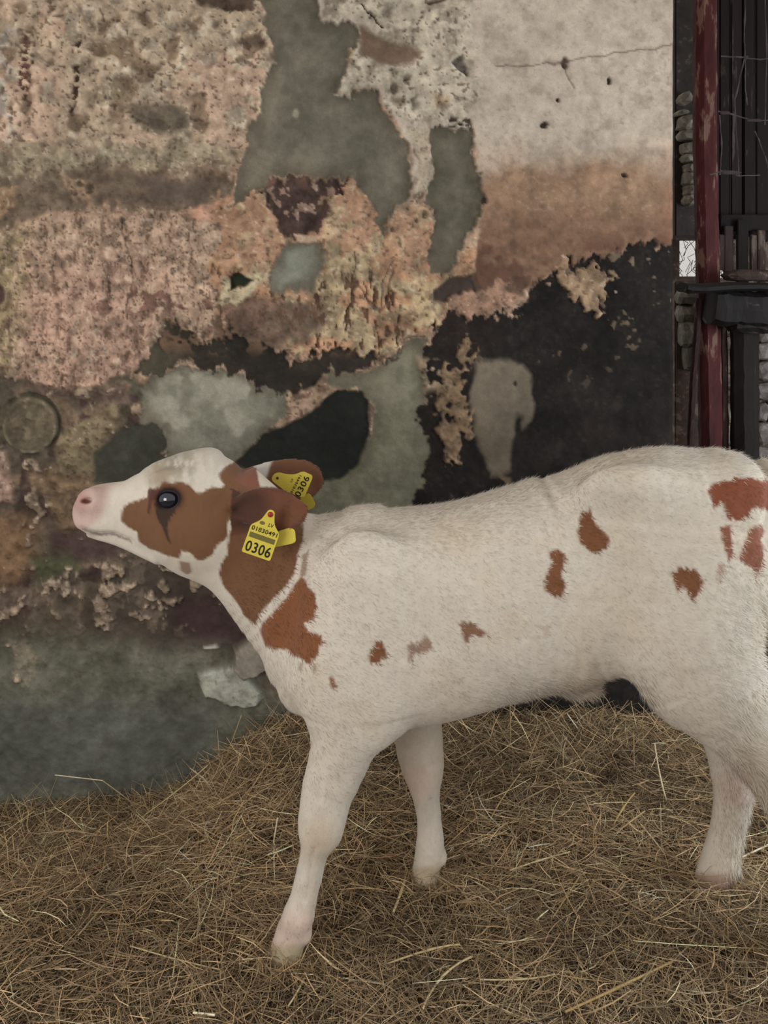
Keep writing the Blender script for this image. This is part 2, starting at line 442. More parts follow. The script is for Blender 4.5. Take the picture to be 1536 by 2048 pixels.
    lay(m, (100, 88, 74), 0.14, 0.004, 0.1)
    lay(m * sstep(760, 900, y0) * 0.5, (78, 66, 52), 0.1)
    lay(sstep(4, 2, np.hypot(x0 - 1031, (y0 - 768) * 0.7)), (30, 24, 22), 0.1)
    band = poly([(270, 752), (311, 676), (334, 645), (375, 672), (410, 690), (430, 640), (469, 640), (504, 664), (527, 700), (586, 716), (645, 700), (703, 706), (762, 711), (820, 680), (848, 672), (800, 692), (750, 732), (700, 748), (640, 745), (615, 781), (580, 781), (510, 773), (457, 746), (381, 738), (305, 755)], 5, 0, True)
    lay(band, (40, 34, 29), 0.35, 0.0, 0.2)
    lay(band * sstep(400, 330, x0), (64, 58, 46), 0.2)
    lay(band * sstep(0.02, 0.10, n_flk) * sstep(640, 600, y0 - 80), (104, 78, 60), 0.2, 0.006)
    m = poly([(574, 846), (621, 828), (674, 781), (727, 778), (744, 805), (738, 875), (712, 932), (680, 960), (560, 990), (470, 935), (510, 875), (540, 860)], 3.5)
    lay(m, (30, 32, 28), 0.2, -0.004, 0.1)
    lay(poly([(583, 790), (640, 770), (650, 780), (620, 825), (590, 840)], 5) * sstep(-0.08, 0.06, n_flk), (112, 80, 66), 0.25, 0.006, 0.9)
    # pale cement splash low by the calf's chest
    m = poly([(392, 1345), (420, 1332), (465, 1328), (480, 1345), (500, 1360), (525, 1385), (520, 1412), (490, 1418), (450, 1405), (410, 1392)], 4)
    lay(m, (148, 146, 134), 0.12, 0.016, 0.5)
    m = poly([(466, 1290), (480, 1280), (505, 1262), (525, 1250), (560, 1320), (520, 1345), (490, 1358), (472, 1335)], 4)
    lay(m, (128, 118, 106), 0.1, 0.030, 0.3)
    lay(poly([(402, 1284), (430, 1283), (434, 1292), (404, 1290)], 3), (150, 146, 134), 0.1, 0.006)
    # small hollows, cracks and pits, their shade painted in as dark colour
    for px, py, rx, ry in ((1127, 127, 8, 10), (1215, 163, 4, 8), (1031, 768, 3.5, 5), (968, 402, 6, 8), (1113, 200, 4, 4), (1086, 250, 9, 6), (1245, 351, 5, 4)):
        e = np.hypot((x0 - px + 12 * n_fin) / rx, (y0 - py + 12 * n_fin) / ry)
        lay(sstep(1.25, 0.8, e), (58, 48, 42), 0.1, 0.001)
    for pts, wd in (([(985, 138), (1120, 126), (1230, 112), (1352, 90)], 1.6), ([(1127, 130), (1138, 165), (1146, 178)], 1.2), ([(790, 520), (760, 620), (757, 615), (720, 560), (715, 500)], 1.6),
                    ([(735, 560), (745, 610), (760, 622), (780, 600), (790, 560)], 1.6), ([(250, 430), (260, 520), (255, 640)], 1.6), ([(200, 20), (210, 40)], 2.5), ([(270, 28), (285, 38)], 2.5)):
        lay(sstep(wd + 1, wd * 0.4, line_d(x, y, pts)) * 0.65, (88, 68, 56), 0.1, 0.004)
    pit = sstep(0.20, 0.30, n_pit) * np.clip(R, 0, 1)
    lay(pit * 0.7, (76, 58, 48), 0.2)
    lay(sstep(0.06, 0.22, n_flk - n_fin) * np.clip(R, 0, 1) * 0.35, (96, 78, 64), 0.2)
    H = H - 0.004 * pit
    lay(sstep(0.22, 0.3, -n_pit) * np.clip(R, 0, 1) * 0.5 * (C.mean(1) > 0.12), (184, 164, 144), 0.1)
    # overall grime and grain
    C = C * (1 + 0.28 * n_big + 0.24 * n_mid + (0.22 + 0.6 * R) * n_fin)[:, None]
    g_ = (C * np.array([0.3, 0.55, 0.15])).sum(1, keepdims=True)
    C = (g_ + (C - g_) * 0.80) * np.array([1.0, 1.0, 0.93])
    C = np.clip(C * WALL_GAIN, 0.002, 0.85)
    H = H + R * (0.014 * n_flk + 0.011 * n_fin + 0.006 * n_pit) + (1 - R) * (0.004 * n_mid + 0.0015 * n_fin) + 0.012 * n_big
    edge = sstep(1352, 1338, x0 + 8 * n_mid)
    H = H * edge - 0.012 * (1 - edge)
    # to the world: the plane, pushed out along its normal by H
    Y = wallY(x0)
    W = np.stack([(x0 - CX) * Y / F, Y, CAMZ - (y0 - HY) * Y / F], -1)
    nrm = np.array([WB, -1, 0]) / math.hypot(WB, 1)
    W = W + nrm[None, :] * H[:, None]
    idx = np.arange(nu * nv).reshape(nu, nv)
    f = np.stack([idx[:-1, :-1], idx[:-1, 1:], idx[1:, 1:], idx[1:, :-1]], -1).reshape(-1, 4)
    # the thickness: right end and back
    e = idx[-1, :]
    wdir = np.array([WB, -1, 0]) / math.hypot(WB, 1)
    B = W[e] - wdir * 0.34
    L = W[idx[0, :]] - wdir * 0.34
    n0 = len(W)
    bi = np.arange(n0, n0 + nv)
    li = np.arange(n0 + nv, n0 + 2 * nv)
    f2 = np.stack([e[:-1], e[1:], bi[1:], bi[:-1]], -1)
    f3 = np.stack([bi[:-1], bi[1:], li[1:], li[:-1]], -1)
    W = np.concatenate([W, B, L])
    C = np.concatenate([C, np.tile(C[e] * 0.8, (2, 1))])
    me = raw_mesh('wall_back', W, np.concatenate([f, f2, f3]), 4)
    set_color(me, C)
    o = link('wall_back', me, material('old_plaster', 0.92, attr='Col', noise=(260, 0.10, (1, 1, 1)), bump=(420, 0.35, 0.002), spec=0.2))
    tag(o, kind='structure')
    return o


WALL_GAIN = 1.33
build_wall()

# ------------------------------------------------------------------ floor and bedding
def bed_z(X, Y):
    """height of the straw bed"""
    X, Y = np.asarray(X, float), np.asarray(Y, float)
    yw = WA + WB * X
    t = sstep(-0.50, 0.02, Y - yw)                     # 0 away from the wall .. 1 at the wall
    px = CX + F * X / np.maximum(yw, 0.5)
    foot = np.interp(px, [-900, 0, 300, 380, 430, 480, 560, 620, 900, 1290, 1700], [1640, 1618, 1592, 1570, 1532, 1490, 1438, 1424, 1424, 1428, 1420])
    zw = CAMZ - (foot - HY) * yw / F
    return zw * t + 0.016 * fbm(X * 100, Y * 100, 22, 3, 51) + 0.006 * fbm(X * 100, Y * 100, 6, 2, 52)


def build_bedding():
    # stable floor under it
    V = np.array([[-2.4, -3.0, -0.16], [3.6, -3.0, -0.16], [3.6, 4.2, -0.16], [-2.4, 4.2, -0.16]])
    me = raw_mesh('floor', V, np.array([[0, 1, 2, 3]]), 4, False)
    o = link('floor', me, material('packed_earth', 0.95, lin((84, 68, 54)), noise=(9, 0.3, (1, 1, 1)), bump=(40, 0.5, 0.01)))
    tag(o, kind='structure')
    # the packed mat
    xs = np.arange(-1.75, 2.3, 0.018)
    ys = np.arange(0.55, 2.75, 0.018)
    X, Y = np.meshgrid(xs, ys, indexing='ij')
    lim = WA + WB * X + 0.03
    Yc = np.where(X < 0.70, np.minimum(Y, lim), Y)
    Z = bed_z(X, np.minimum(Yc, lim)) - 0.004
    W = np.stack([X, Yc, Z], -1).reshape(-1, 3)
    idx = np.arange(X.size).reshape(X.shape)
    f = np.stack([idx[:-1, :-1], idx[1:, :-1], idx[1:, 1:], idx[:-1, 1:]], -1).reshape(-1, 4)
    matv = raw_mesh('packed_mat', W, f, 4)
    hay = empty('hay_bedding', (0.1, 1.4, -0.05))
    tag(hay, 'trampled brown hay covering the stable floor under the calf', 'hay', kind='stuff')
    m = material('trodden_hay', 0.95, lin((88, 72, 56)), noise=(60, 0.45, (1, 1, 1)), bump=(160, 1.0, 0.01), spec=0.1)
    c = child('packed_mat', matv, m, hay)
    c['kind'] = 'stuff'
    # loose stems and blades
    N = 125000
    def ribbons(x, y, z, ang, tilt, L, wid, bend, colr, roll):
        n = len(x)
        t = np.linspace(-0.5, 0.5, 4)
        ca, sa = np.cos(ang), np.sin(ang)
        d = np.stack([ca * np.cos(tilt), sa * np.cos(tilt), np.sin(tilt)], -1)
        s = np.stack([-sa * np.cos(roll), ca * np.cos(roll), np.sin(roll)], -1)
        c0 = np.stack([x, y, z], -1)
        hn = np.stack([-sa, ca, 0 * sa], -1)
        V = np.zeros((n, 4, 2, 3))
        for k, tt in enumerate(t):
            p = c0 + d * (L * tt)[:, None] + hn * (bend * L * (tt * tt * 4 - 0.4))[:, None]
            p[:, 2] += -0.25 * np.abs(bend) * L * tt * tt * 2
            wk = wid * (1.0 if k in (1, 2) else 0.55)
            V[:, k, 0] = p - s * wk[:, None] * 0.5
            V[:, k, 1] = p + s * wk[:, None] * 0.5
        b = (np.arange(n) * 8)[:, None]
        q = np.array([[0, 1, 3, 2], [2, 3, 5, 4], [4, 5, 7, 6]])
        f = (b[:, :, None] + q[None]).reshape(-1, 4)
        return V.reshape(-1, 3), f, np.repeat(colr, 8, 0)
    x = rng.uniform(-1.35, 1.75, N)
    y = 0.62 + 1.55 * rng.random(N) ** 0.85
    keep = (y < WA + WB * x - 0.012) | (x > 0.72)
    x, y = x[keep], y[keep]
    n = len(x)
    lum = fbm(x * 100, y * 100, 26, 3, 61)
    ang = rng.uniform(0, 2 * math.pi, n)
    ang = np.where(rng.random(n) < 0.5, 0.9 * rng.standard_normal(n) + 3 * fbm(x * 100, y * 100, 30, 2, 62), ang)
    L = np.clip(rng.gamma(3.2, 0.020, n), 0.018, 0.20)
    wid = rng.uniform(0.0006, 0.0014, n) + 0.0008 * (rng.random(n) < 0.06)
    tilt = rng.normal(0, 0.11, n)
    pal = lin(np.array([(116, 98, 74), (96, 81, 60), (136, 116, 88), (76, 62, 48), (106, 94, 72), (164, 146, 114), (88, 80, 60), (124, 102, 72)]))
    pw = np.array([.2, .2, .12, .17, .12, .05, .08, .06])
    colr = pal[rng.choice(len(pal), n, p=pw / pw.sum())] * (1 + 1.5 * lum + 0.30 * rng.standard_normal(n))[:, None]
    # near the mat's edge at the left wall the stems are paler
    z = bed_z(x, y) + 0.002 + np.abs(rng.normal(0, 0.006, n)) + 0.35 * L * np.abs(np.sin(tilt))
    V1, f1, c1 = ribbons(x, y, z, ang, tilt, L, wid, rng.normal(0, 0.10, n), np.clip(colr, 0.004, 0.8), rng.normal(0, 0.5, n))
    # tufts that stand up at the wall foot and under the calf
    n2 = 2600
    px = rng.choice([350, 430, 520, 580, 950, 1150, 1230, 1300, 60, 700, 1080], n2) + rng.normal(0, 60, n2)
    yw = wallY(px)
    y2 = yw - np.abs(rng.normal(0.10, 0.09, n2)) - 0.02
    x2 = (px - CX) * y2 / F
    L2 = rng.uniform(0.04, 0.12, n2)
    t2 = rng.normal(0.35, 0.3, n2)
    V2, f2, c2 = ribbons(x2, y2, bed_z(x2, y2) + 0.4 * L2 * np.abs(np.sin(t2)), rng.choice([0.2, 2.9, 0.6, 2.4], n2) + rng.normal(0, 0.35, n2), t2, L2,
                         rng.uniform(0.0007, 0.0016, n2), rng.normal(0, 0.12, n2), pal[rng.choice(len(pal), n2, p=pw / pw.sum())] * 1.05, rng.normal(0, 0.6, n2))
    # stems trodden up around the hooves
    n3 = 900
    hoof = np.array([(570, 1926), (590, 1930), (548, 1934), (850, 1760), (865, 1764), (1425, 1782), (1455, 1778), (1560, 1930)], float)[rng.integers(0, 8, n3)]
    y3 = CAMZ * F / (hoof[:, 1] - HY) + rng.normal(-0.006, 0.022, n3)
    x3 = (hoof[:, 0] - CX) * y3 / F + rng.normal(0, 0.035, n3)
    L3 = rng.uniform(0.03, 0.10, n3)
    t3 = rng.normal(0.1, 0.25, n3)
    V3, f3, c3 = ribbons(x3, y3, bed_z(x3, y3) + 0.006 + 0.4 * L3 * np.abs(np.sin(t3)) + np.abs(rng.normal(0, 0.006, n3)), rng.uniform(0, 6.28, n3), t3, L3,
                         rng.uniform(0.0007, 0.0016, n3), rng.normal(0, 0.12, n3), pal[rng.choice(len(pal), n3, p=pw / pw.sum())], rng.normal(0, 0.6, n3))
    V = np.concatenate([V1, V2, V3])
    ff = np.concatenate([f1, f2 + len(V1), f3 + len(V1) + len(V2)])
    me = raw_mesh('loose_stems', V, ff, 4, False)
    set_color(me, np.clip(np.concatenate([c1, c2, c3]) * HAY_GAIN, 0, 0.8))
    c = child('loose_stems', me, material('hay_stem', 0.7, attr='Col', spec=0.25), hay)
    c['kind'] = 'stuff'


HAY_GAIN = np.array([2.4, 2.3, 2.25])
build_bedding()


def stalk_mesh(pts, r):
    """a thin hollow straw: six-sided tube through the points, with a joint knot"""
    V, f = [], []
    pts = [Vector(p) for p in pts]
    n = len(pts)
    for i, p in enumerate(pts):
        d = (pts[min(i + 1, n - 1)] - pts[max(i - 1, 0)]).normalized()
        a = d.cross(Vector((0, 0, 1)))
        if a.length < 1e-3:
            a = Vector((1, 0, 0))
        a.normalize()
        b = d.cross(a)
        k = r * (1.35 if (n > 3 and i == n // 2) else 1.0)
        for j in range(6):
            t = j * math.pi / 3
            V.append(p + (a * math.cos(t) + b * math.sin(t)) * k)
    for i in range(n - 1):
        for j in range(6):
            f.append((i * 6 + j, i * 6 + (j + 1) % 6, (i + 1) * 6 + (j + 1) % 6, (i + 1) * 6 + j))
    return raw_mesh('straw_stalk', np.array([tuple(v) for v in V]), np.array(f), 4)


def on_bed(px, py):
    """where the picture point (px, py) lies on the bed"""
    Y = CAMZ * F / max(py - HY, 50)
    for _ in range(12):
        X = (px - CX) * Y / F
        Y = (CAMZ - float(bed_z(X, Y))) * F / (py - HY)
        Y = min(Y, float(WA + WB * (px - CX) * Y / F) - 0.02) if px < 1350 else Y
    X = (px - CX) * Y / F
    return Vector((X, Y, float(bed_z(X, Y))))


STALKS = [   # outline in the picture, lift of each end above the bed, colour, radius in mm, label
    ([(110, 1550), (205, 1561)], (0.062, 0.058), (196, 180, 146), 1.1, 'pale straw stalk poking level out of the hay in front of the dark lower wall'),
    ([(262, 1650), (350, 1585), (416, 1530)], (0.01, 0.055), (170, 150, 108), 1.2, 'long tan straw stalk slanting up against the foot of the wall'),
    ([(445, 1535), (483, 1430)], (0.02, 0.11), (150, 132, 92), 1.2, 'upright straw stalk leaning on the wall below the white cement splash'),
    ([(205, 1561), (258, 1600)], (0.058, 0.005), (170, 150, 110), 0.9, 'bent straw stalk reaching from the level pale one down to the hay'),
    ([(428, 1718), (475, 1690), (510, 1665)], (0.012, 0.016), (176, 156, 112), 1.1, 'tan straw stalk lying slantwise before the calf\'s near foreleg at knee height'),
    ([(555, 1655), (547, 1700)], (0.03, 0.012), (214, 200, 168), 1.3, 'short glossy straw bit standing by the shin of the near foreleg'),
    ([(1020, 1408), (1021, 1500)], (0.095, 0.012), (150, 128, 86), 1.4, 'straw stalk standing straight up in the hay under the calf\'s belly'),
    ([(1134, 1427), (1162, 1467)], (0.05, 0.02), (216, 206, 184), 1.5, 'bright short straw slanting in the shade under the belly'),
    ([(1309, 1486), (1322, 1560), (1338, 1615)], (0.05, 0.03), (206, 190, 158), 1.3, 'bright gently curved straw standing just ahead of the far hind leg'),
    ([(1276, 1655), (1305, 1690), (1330, 1722)], (0.012, 0.010), (190, 172, 136), 1.2, 'pale straw stalk pointing down toward the far hind hoof'),
    ([(1484, 1729), (1536, 1706)], (0.014, 0.02), (206, 190, 160), 1.7, 'pale straw stalk lying behind the far hind hoof'),
    ([(786, 1840), (805, 1790), (815, 1755)], (0.008, 0.015), (184, 164, 120), 2.2, 'thick tan straw stalk lying between the two forelegs'),
    ([(845, 2035), (885, 1970), (945, 1930)], (0.008, 0.016), (184, 164, 122), 1.7, 'curved straw stalk at the bottom of the picture below the forelegs'),
    ([(1130, 2040), (1240, 1990), (1345, 1940)], (0.008, 0.014), (150, 124, 80), 2.0, 'long ochre straw stalk in the front hay under the flank'),
    ([(770, 1945), (860, 1915), (920, 1905)], (0.01, 0.012), (176, 154, 112), 1.5, 'curved pale straw stalk to the rear of the near front hoof'),
    ([(960, 1975), (1045, 1975), (1110, 1965)], (0.01, 0.012), (180, 162, 124), 1.2, 'straight thin straw stalk lying level in the front hay'),
    ([(260, 1910), (350, 1935), (440, 1955)], (0.018, 0.010), (170, 152, 112), 1.1, 'long thin straw stalk lying ahead of the near front hoof'),
    ([(156, 1886), (180, 1860), (208, 1828)], (0.010, 0.022), (172, 154, 112), 1.2, 'tan straw stalk on open hay well ahead of the calf'),
    ([(472, 1920), (530, 1937)], (0.020, 0.010), (178, 156, 112), 1.4, 'short tan straw touching the tip of the near front hoof'),
    ([(386, 2043), (430, 2048)], (0.012, 0.012), (220, 206, 176), 1.6, 'bright flattened straw at the very bottom edge of the picture'),
    ([(575, 2030), (605, 1980), (617, 1940)], (0.008, 0.014), (176, 156, 116), 1.4, 'straw stalk curving up toward the underside of the near front hoof'),
    ([(978, 1660), (1000, 1620), (1040, 1565)], (0.015, 0.030), (160, 136, 90), 1.2, 'tan straw stalk leaning back behind the far foreleg'),
    ([(1105, 1850), (1135, 1805), (1158, 1770)], (0.008, 0.016), (156, 132, 88), 1.3, 'dull tan straw stalk in the hay midway between forelegs and hind leg'),
    ([(1225, 1655), (1245, 1618), (1270, 1585)], (0.02, 0.05), (176, 150, 98), 1.4, 'golden straw stalk fanning out of a tuft before the far hind leg'),
    ([(1230, 1668), (1265, 1640), (1290, 1622)], (0.02, 0.035), (176, 152, 104), 1.2, 'lower golden straw stalk of the tuft before the far hind leg'),
    ([(1020, 1755), (1080, 1735), (1140, 1718)], (0.012, 0.014), (196, 176, 134), 1.4, 'pale straw stalk lying a step behind the far front hoof'),
]
for pts, (la, lb), rgb, r, lab in STALKS:
    a, b = on_bed(*pts[0]), on_bed(*pts[-1])
    if la > 0.03 or lb > 0.03:                       # stalks that stand up: both ends at one depth, their rows say how high
        Y = min(on_bed(*max(pts, key=lambda q: q[1])).y, float(WA + WB * a.x) - 0.03, float(WA + WB * b.x) - 0.03)
        way = [pt(q[0], q[1], Y + 0.004 * i) for i, q in enumerate(pts)]
    else:
        way = [on_bed(*q) + Vector((0, 0, 0.009 + la * 0.3 + (lb - la) * 0.3 * i / (len(pts) - 1))) for i, q in enumerate(pts)]
    fine = []
    for i in range(len(way) - 1):
        for t in (0, 0.5):
            fine.append(way[i].lerp(way[i + 1], t))
    fine.append(way[-1])
    if len(way) == 3:
        mid2 = way[1]
        fine = []
        for k in range(7):
            t = k / 6
            ctrl = mid2 * 2 - (way[0] + way[2]) * 0.5
            fine.append(way[0] * (1 - t) ** 2 + ctrl * 2 * t * (1 - t) + way[2] * t * t)
    mm = bpy.data.materials.get('straw_%d_%d_%d' % rgb) or material('straw_%d_%d_%d' % rgb, 0.45, lin(rgb) * 1.25, noise=(120, 0.2, (1, 1, 1)), spec=0.4)
    o = link('straw_stalk', stalk_mesh(fine, r * 0.001), mm)
    tag(o, lab, 'straw', 'straw stalks lying loose on the hay')

# ------------------------------------------------------------------ the opening at the right: posts, planks, beam, stones
def box_mesh(name, lo, hi, bev=0.0, jitter=0.0, seed=0, taper=None):
    """bevelled, slightly uneven box with faces split so that the sides can undulate"""
    import bmesh
    bm = bmesh.new()
    bmesh.ops.create_cube(bm, size=1)
    lo, hi = Vector(lo), Vector(hi)
    for v in bm.verts:
        v.co = Vector([lo[i] + (v.co[i] + 0.5) * (hi[i] - lo[i]) for i in range(3)])
    if bev:
        bmesh.ops.bevel(bm, geom=bm.edges[:], offset=bev, segments=2, affect='EDGES')
    if jitter:
        r = random.Random(seed)
        for v in bm.verts:
            v.co += Vector((r.uniform(-1, 1), r.uniform(-1, 1), r.uniform(-1, 1))) * jitter
    me = bpy.data.meshes.new(name)
    bm.to_mesh(me)
    bm.free()
    return me


def strut_mesh(name, path, wx, wy, jitter=0.0, seed=0, sides=8, square=True):
    """post or bar swept along a path of points, rectangular with rounded corners or round"""
    r = random.Random(seed)
    V, f = [], []
    path = [Vector(p) for p in path]
    n = len(path)
    for i, p in enumerate(path):
        d = (path[min(i + 1, n - 1)] - path[max(i - 1, 0)]).normalized()
        a = Vector((1, 0, 0)) - d * d.x
        if a.length < 0.3:
            a = Vector((0, 0, 1)) - d * d.z
        a.normalize()
        b = d.cross(a)
        for j in range(sides):
            t = 2 * math.pi * (j + 0.5) / sides
            c, s = math.cos(t), math.sin(t)
            if square:
                k = 1 / max(abs(c), abs(s)) ** 0.85
                c, s = c * k, s * k
            V.append(p + a * (c * wx * 0.5 + r.uniform(-jitter, jitter)) + b * (s * wy * 0.5 + r.uniform(-jitter, jitter)))
    for i in range(n - 1):
        for j in range(sides):
            f.append((i * sides + j, i * sides + (j + 1) % sides, (i + 1) * sides + (j + 1) % sides, (i + 1) * sides + j))
    c0, c1 = len(V), len(V) + 1
    V += [path[0], path[-1]]
    for j in range(sides):
        f.append((c0, (j + 1) % sides, j, c0))
        f.append((c1, (n - 1) * sides + j, (n - 1) * sides + (j + 1) % sides, c1))
    me = bpy.data.meshes.new(name)
    me.from_pydata([tuple(v) for v in V], [], [tuple(dict.fromkeys(q)) for q in f])
    return me


def stone_mesh(name, c, sx, sy, sz, seed):
    import bmesh
    r = random.Random(seed)
    bm = bmesh.new()
    bmesh.ops.create_icosphere(bm, subdivisions=2, radius=1)
    ph = [r.uniform(0, 6) for _ in range(6)]
    for v in bm.verts:
        q = v.co.copy()
        q = Vector([math.copysign(abs(q[i]) ** 0.6, q[i]) for i in range(3)])
        k = 1 + 0.10 * math.sin(3 * q.x + ph[0]) + 0.10 * math.sin(3.3 * q.z + ph[1]) + 0.05 * math.sin(7 * q.y + 5 * q.x + ph[2])
        v.co = Vector(c) + Vector((q.x * sx, q.y * sy, q.z * sz)) * k
    me = bpy.data.meshes.new(name)
    bm.to_mesh(me)
    bm.free()
    return me


def way(pts, Y, n=14):
    """dense path through picture points at one depth"""
    pp = [pt(a, b, Y) for a, b in pts]
    out = []
    for i in range(len(pp) - 1):
        for k in range(n):
            out.append(pp[i].lerp(pp[i + 1], k / n))
    return out + [pp[-1]]


def peeling(name, base, flake, amount=0.56, scale=26, stretch=(1, 1, 0.25), rough=0.75):
    """paint or bark of one colour that has come off in patches and shows another below"""
    m = bpy.data.materials.new(name)
    m.use_nodes = True
    nt = m.node_tree
    b = nt.nodes['Principled BSDF']
    b.inputs['Roughness'].default_value = rough
    b.inputs['Specular IOR Level'].default_value = 0.25
    tc = nt.nodes.new('ShaderNodeTexCoord')
    mp = nt.nodes.new('ShaderNodeMapping')
    mp.inputs['Scale'].default_value = stretch
    nt.links.new(tc.outputs['Object'], mp.inputs['Vector'])
    n = nt.nodes.new('ShaderNodeTexNoise')
    n.inputs['Scale'].default_value = scale
    n.inputs['Detail'].default_value = 7
    n.inputs['Roughness'].default_value = 0.62
    nt.links.new(mp.outputs[0], n.inputs['Vector'])
    cr = nt.nodes.new('ShaderNodeValToRGB')
    e = cr.color_ramp.elements
    e[0].position = 0.30
    e[0].color = (*(np.array(base) * 0.55), 1)
    e[1].position = amount + 0.02
    e[1].color = (*flake, 1)
    x = cr.color_ramp.elements.new(amount - 0.03)
    x.color = (*base, 1)
    nt.links.new(n.outputs['Fac'], cr.inputs['Fac'])
    nt.links.new(cr.outputs['Color'], b.inputs['Base Color'])
    bp = nt.nodes.new('ShaderNodeBump')
    bp.inputs['Strength'].default_value = 0.6
    bp.inputs['Distance'].default_value = 0.004
    nt.links.new(n.outputs['Fac'], bp.inputs['Height'])
    nt.links.new(bp.outputs[0], b.inputs['Normal'])
    return m


M_red = peeling('red_paint_peeling', lin((74, 30, 30)), lin((112, 84, 72)), 0.585, 34)
M_darkwood = peeling('dimmed_dark_wood', lin((30, 21, 19)), lin((58, 46, 40)), 0.66, 30)  # dark woods here also carry the dim opening's shade in their colour
M_greywood = peeling('weathered_wood', lin((66, 52, 47)), lin((100, 86, 76)), 0.60, 36)
M_beam = peeling('old_beam_wood', lin((30, 25, 23)), lin((80, 73, 70)), 0.64, 22, (0.3, 1, 1))
M_iron = peeling('rusty_iron', lin((48, 28, 26)), lin((92, 62, 50)), 0.64, 60)
M_stone = peeling('field_stone', lin((126, 118, 106)), lin((152, 143, 128)), 0.58, 30, (1, 1, 1))
M_mortar = peeling('brown_mortar', lin((104, 86, 76)), lin((142, 122, 110)), 0.57, 30, (1, 1, 1))
M_pale = peeling('pale_stone', lin((132, 122, 118)), lin((158, 148, 142)), 0.58, 30, (1, 1, 1))
M_wire = material('dusty_wire', 0.9, lin((78, 68, 70)))
M_web = material('dust_web', 0.95, lin((62, 50, 49)))

# wall beyond the opening, with the gap that lets the day in; built of separate pieces around the gap
YR = 2.72
piers = [((1330, -700), (1359, 1500)), ((1359, -700), (1397, 481)), ((1359, 553), (1397, 1500)), ((1397, -700), (1428, 1500)),
         ((1428, -700), (1470, 486)), ((1428, 556), (1470, 1500)), ((1470, -700), (2300, 1500))]
V, fcs = [], []
wr = empty('wall_right', pt(1450, 1190, YR))
tag(wr, kind='structure')
import bmesh
bmw = bmesh.new()
for (a, b), (c, d) in piers:
    p, q = pt(a, d, YR), pt(c, b, YR)
    vs = [bmw.verts.new((x, y, z)) for y in (YR, YR + 0.025) for x, z in ((p.x, p.z), (q.x, p.z), (q.x, q.z), (p.x, q.z))]
    for i in ((0, 1, 2, 3), (7, 6, 5, 4), (0, 4, 5, 1), (1, 5, 6, 2), (2, 6, 7, 3), (3, 7, 4, 0)):
        bmw.faces.new([vs[k] for k in i])
bmesh.ops.remove_doubles(bmw, verts=bmw.verts[:], dist=1e-4)
mw = bpy.data.meshes.new('mortar_face')
bmw.to_mesh(mw)
bmw.free()
child('mortar_face', mw, M_mortar, wr)
rs = random.Random(3)
k = 0
for (xa, xb, ya, yb, mt) in ((1352, 1400, 600, 905, M_mortar), (1508, 1548, 650, 905, M_pale), (1440, 1470, 640, 900, M_stone), (1500, 1560, 1120, 1420, M_mortar)):
    y = ya
    while y < yb:
        h = rs.uniform(26, 46)
        x = xa
        while x < xb - 6:
            wd = min(rs.uniform(20, 40), xb - x)
            c = pt(x + wd / 2, y + h / 2, YR - 0.005)
            s = YR / F
            child('stone', stone_mesh('stone', c, wd * 0.5 * s, 0.03, h * 0.48 * s, k), M_pale if mt is M_pale else (M_mortar if rs.random() < 0.6 else M_stone), wr)
            k += 1
            x += wd
        y += h

# rubble jamb of the opening, one stone on the other
YJ = 2.40
jamb = empty('stone_jamb', pt(1372, 1170, YJ))
tag(jamb, 'column of small grey rubble stones just behind the plaster wall\'s end', 'stone pillar')
k = 100
for (xa, xb, ya, yb) in ((1355, 1379, 186, 210), (1353, 1373, 222, 232), (1354, 1388, 233, 262), (1356, 1390, 258, 284), (1361, 1391, 286, 310), (1364, 1391, 306, 328), (1369, 1390, 329, 346),
                         (1364, 1392, 344, 372), (1366, 1390, 370, 392), (1365, 1388, 390, 412), (1354, 1385, 575, 612), (1356, 1388, 606, 650), (1358, 1390, 640, 690), (1366, 1386, 690, 740)):
    s = YJ / F
    child('stone', stone_mesh('stone', pt((xa + xb) / 2, (ya + yb) / 2, YJ), (xb - xa) * 0.5 * s, 0.04, (yb - ya) * 0.52 * s, k), M_stone, jamb)
    k += 1
core = box_mesh('mortar_core', pt(1350, 1500, YJ + 0.02), pt(1384, 560, YJ + 0.12), 0.004)
child('mortar_core', core, M_mortar, jamb)
core = box_mesh('mortar_core', pt(1350, 474, YJ + 0.02), pt(1388, -120, YJ + 0.12), 0.004)
child('mortar_core', core, peeling('shaded_mortar', lin((58, 50, 46)), lin((84, 74, 66)), 0.62, 30, (1, 1, 1)), jamb)  # darker mortar copy, shade of the upper opening put into its colour

# red post
YP = 2.27
o = link('red_post', strut_mesh('red_post', way([(1411, -160), (1410, 300), (1416, 560), (1421, 900), (1424, 1330)], YP), 0.058, 0.05, 0.0012, 4), M_red)
tag(o, 'tall post with peeling dark red paint standing in the opening', 'post')
o = link('plank', strut_mesh('plank', way([(1442, 600), (1446, 900), (1449, 1330)], YP + 0.03), 0.026, 0.04, 0.001, 5), M_greywood)
tag(o, 'narrow grey brown plank standing hard behind the red post', 'plank')
# rusty rod, leaning
o = link('iron_rod', strut_mesh('iron_rod', way([(1399, 596), (1386, 760), (1379, 905), (1372, 1310)], YP - 0.06), 0.017, 0.017, 0.0006, 6, 8, False), M_iron)
tag(o, 'thin rusty iron rod leaning beside the red post', 'rod')
# dark post
o = link('dark_post', strut_mesh('dark_post', way([(1489, 600), (1490, 900), (1490, 1330)], YP + 0.0), 0.068, 0.06, 0.0015, 7), M_darkwood)
tag(o, 'dark wooden post under the beam end, nearest the stone wall', 'post')
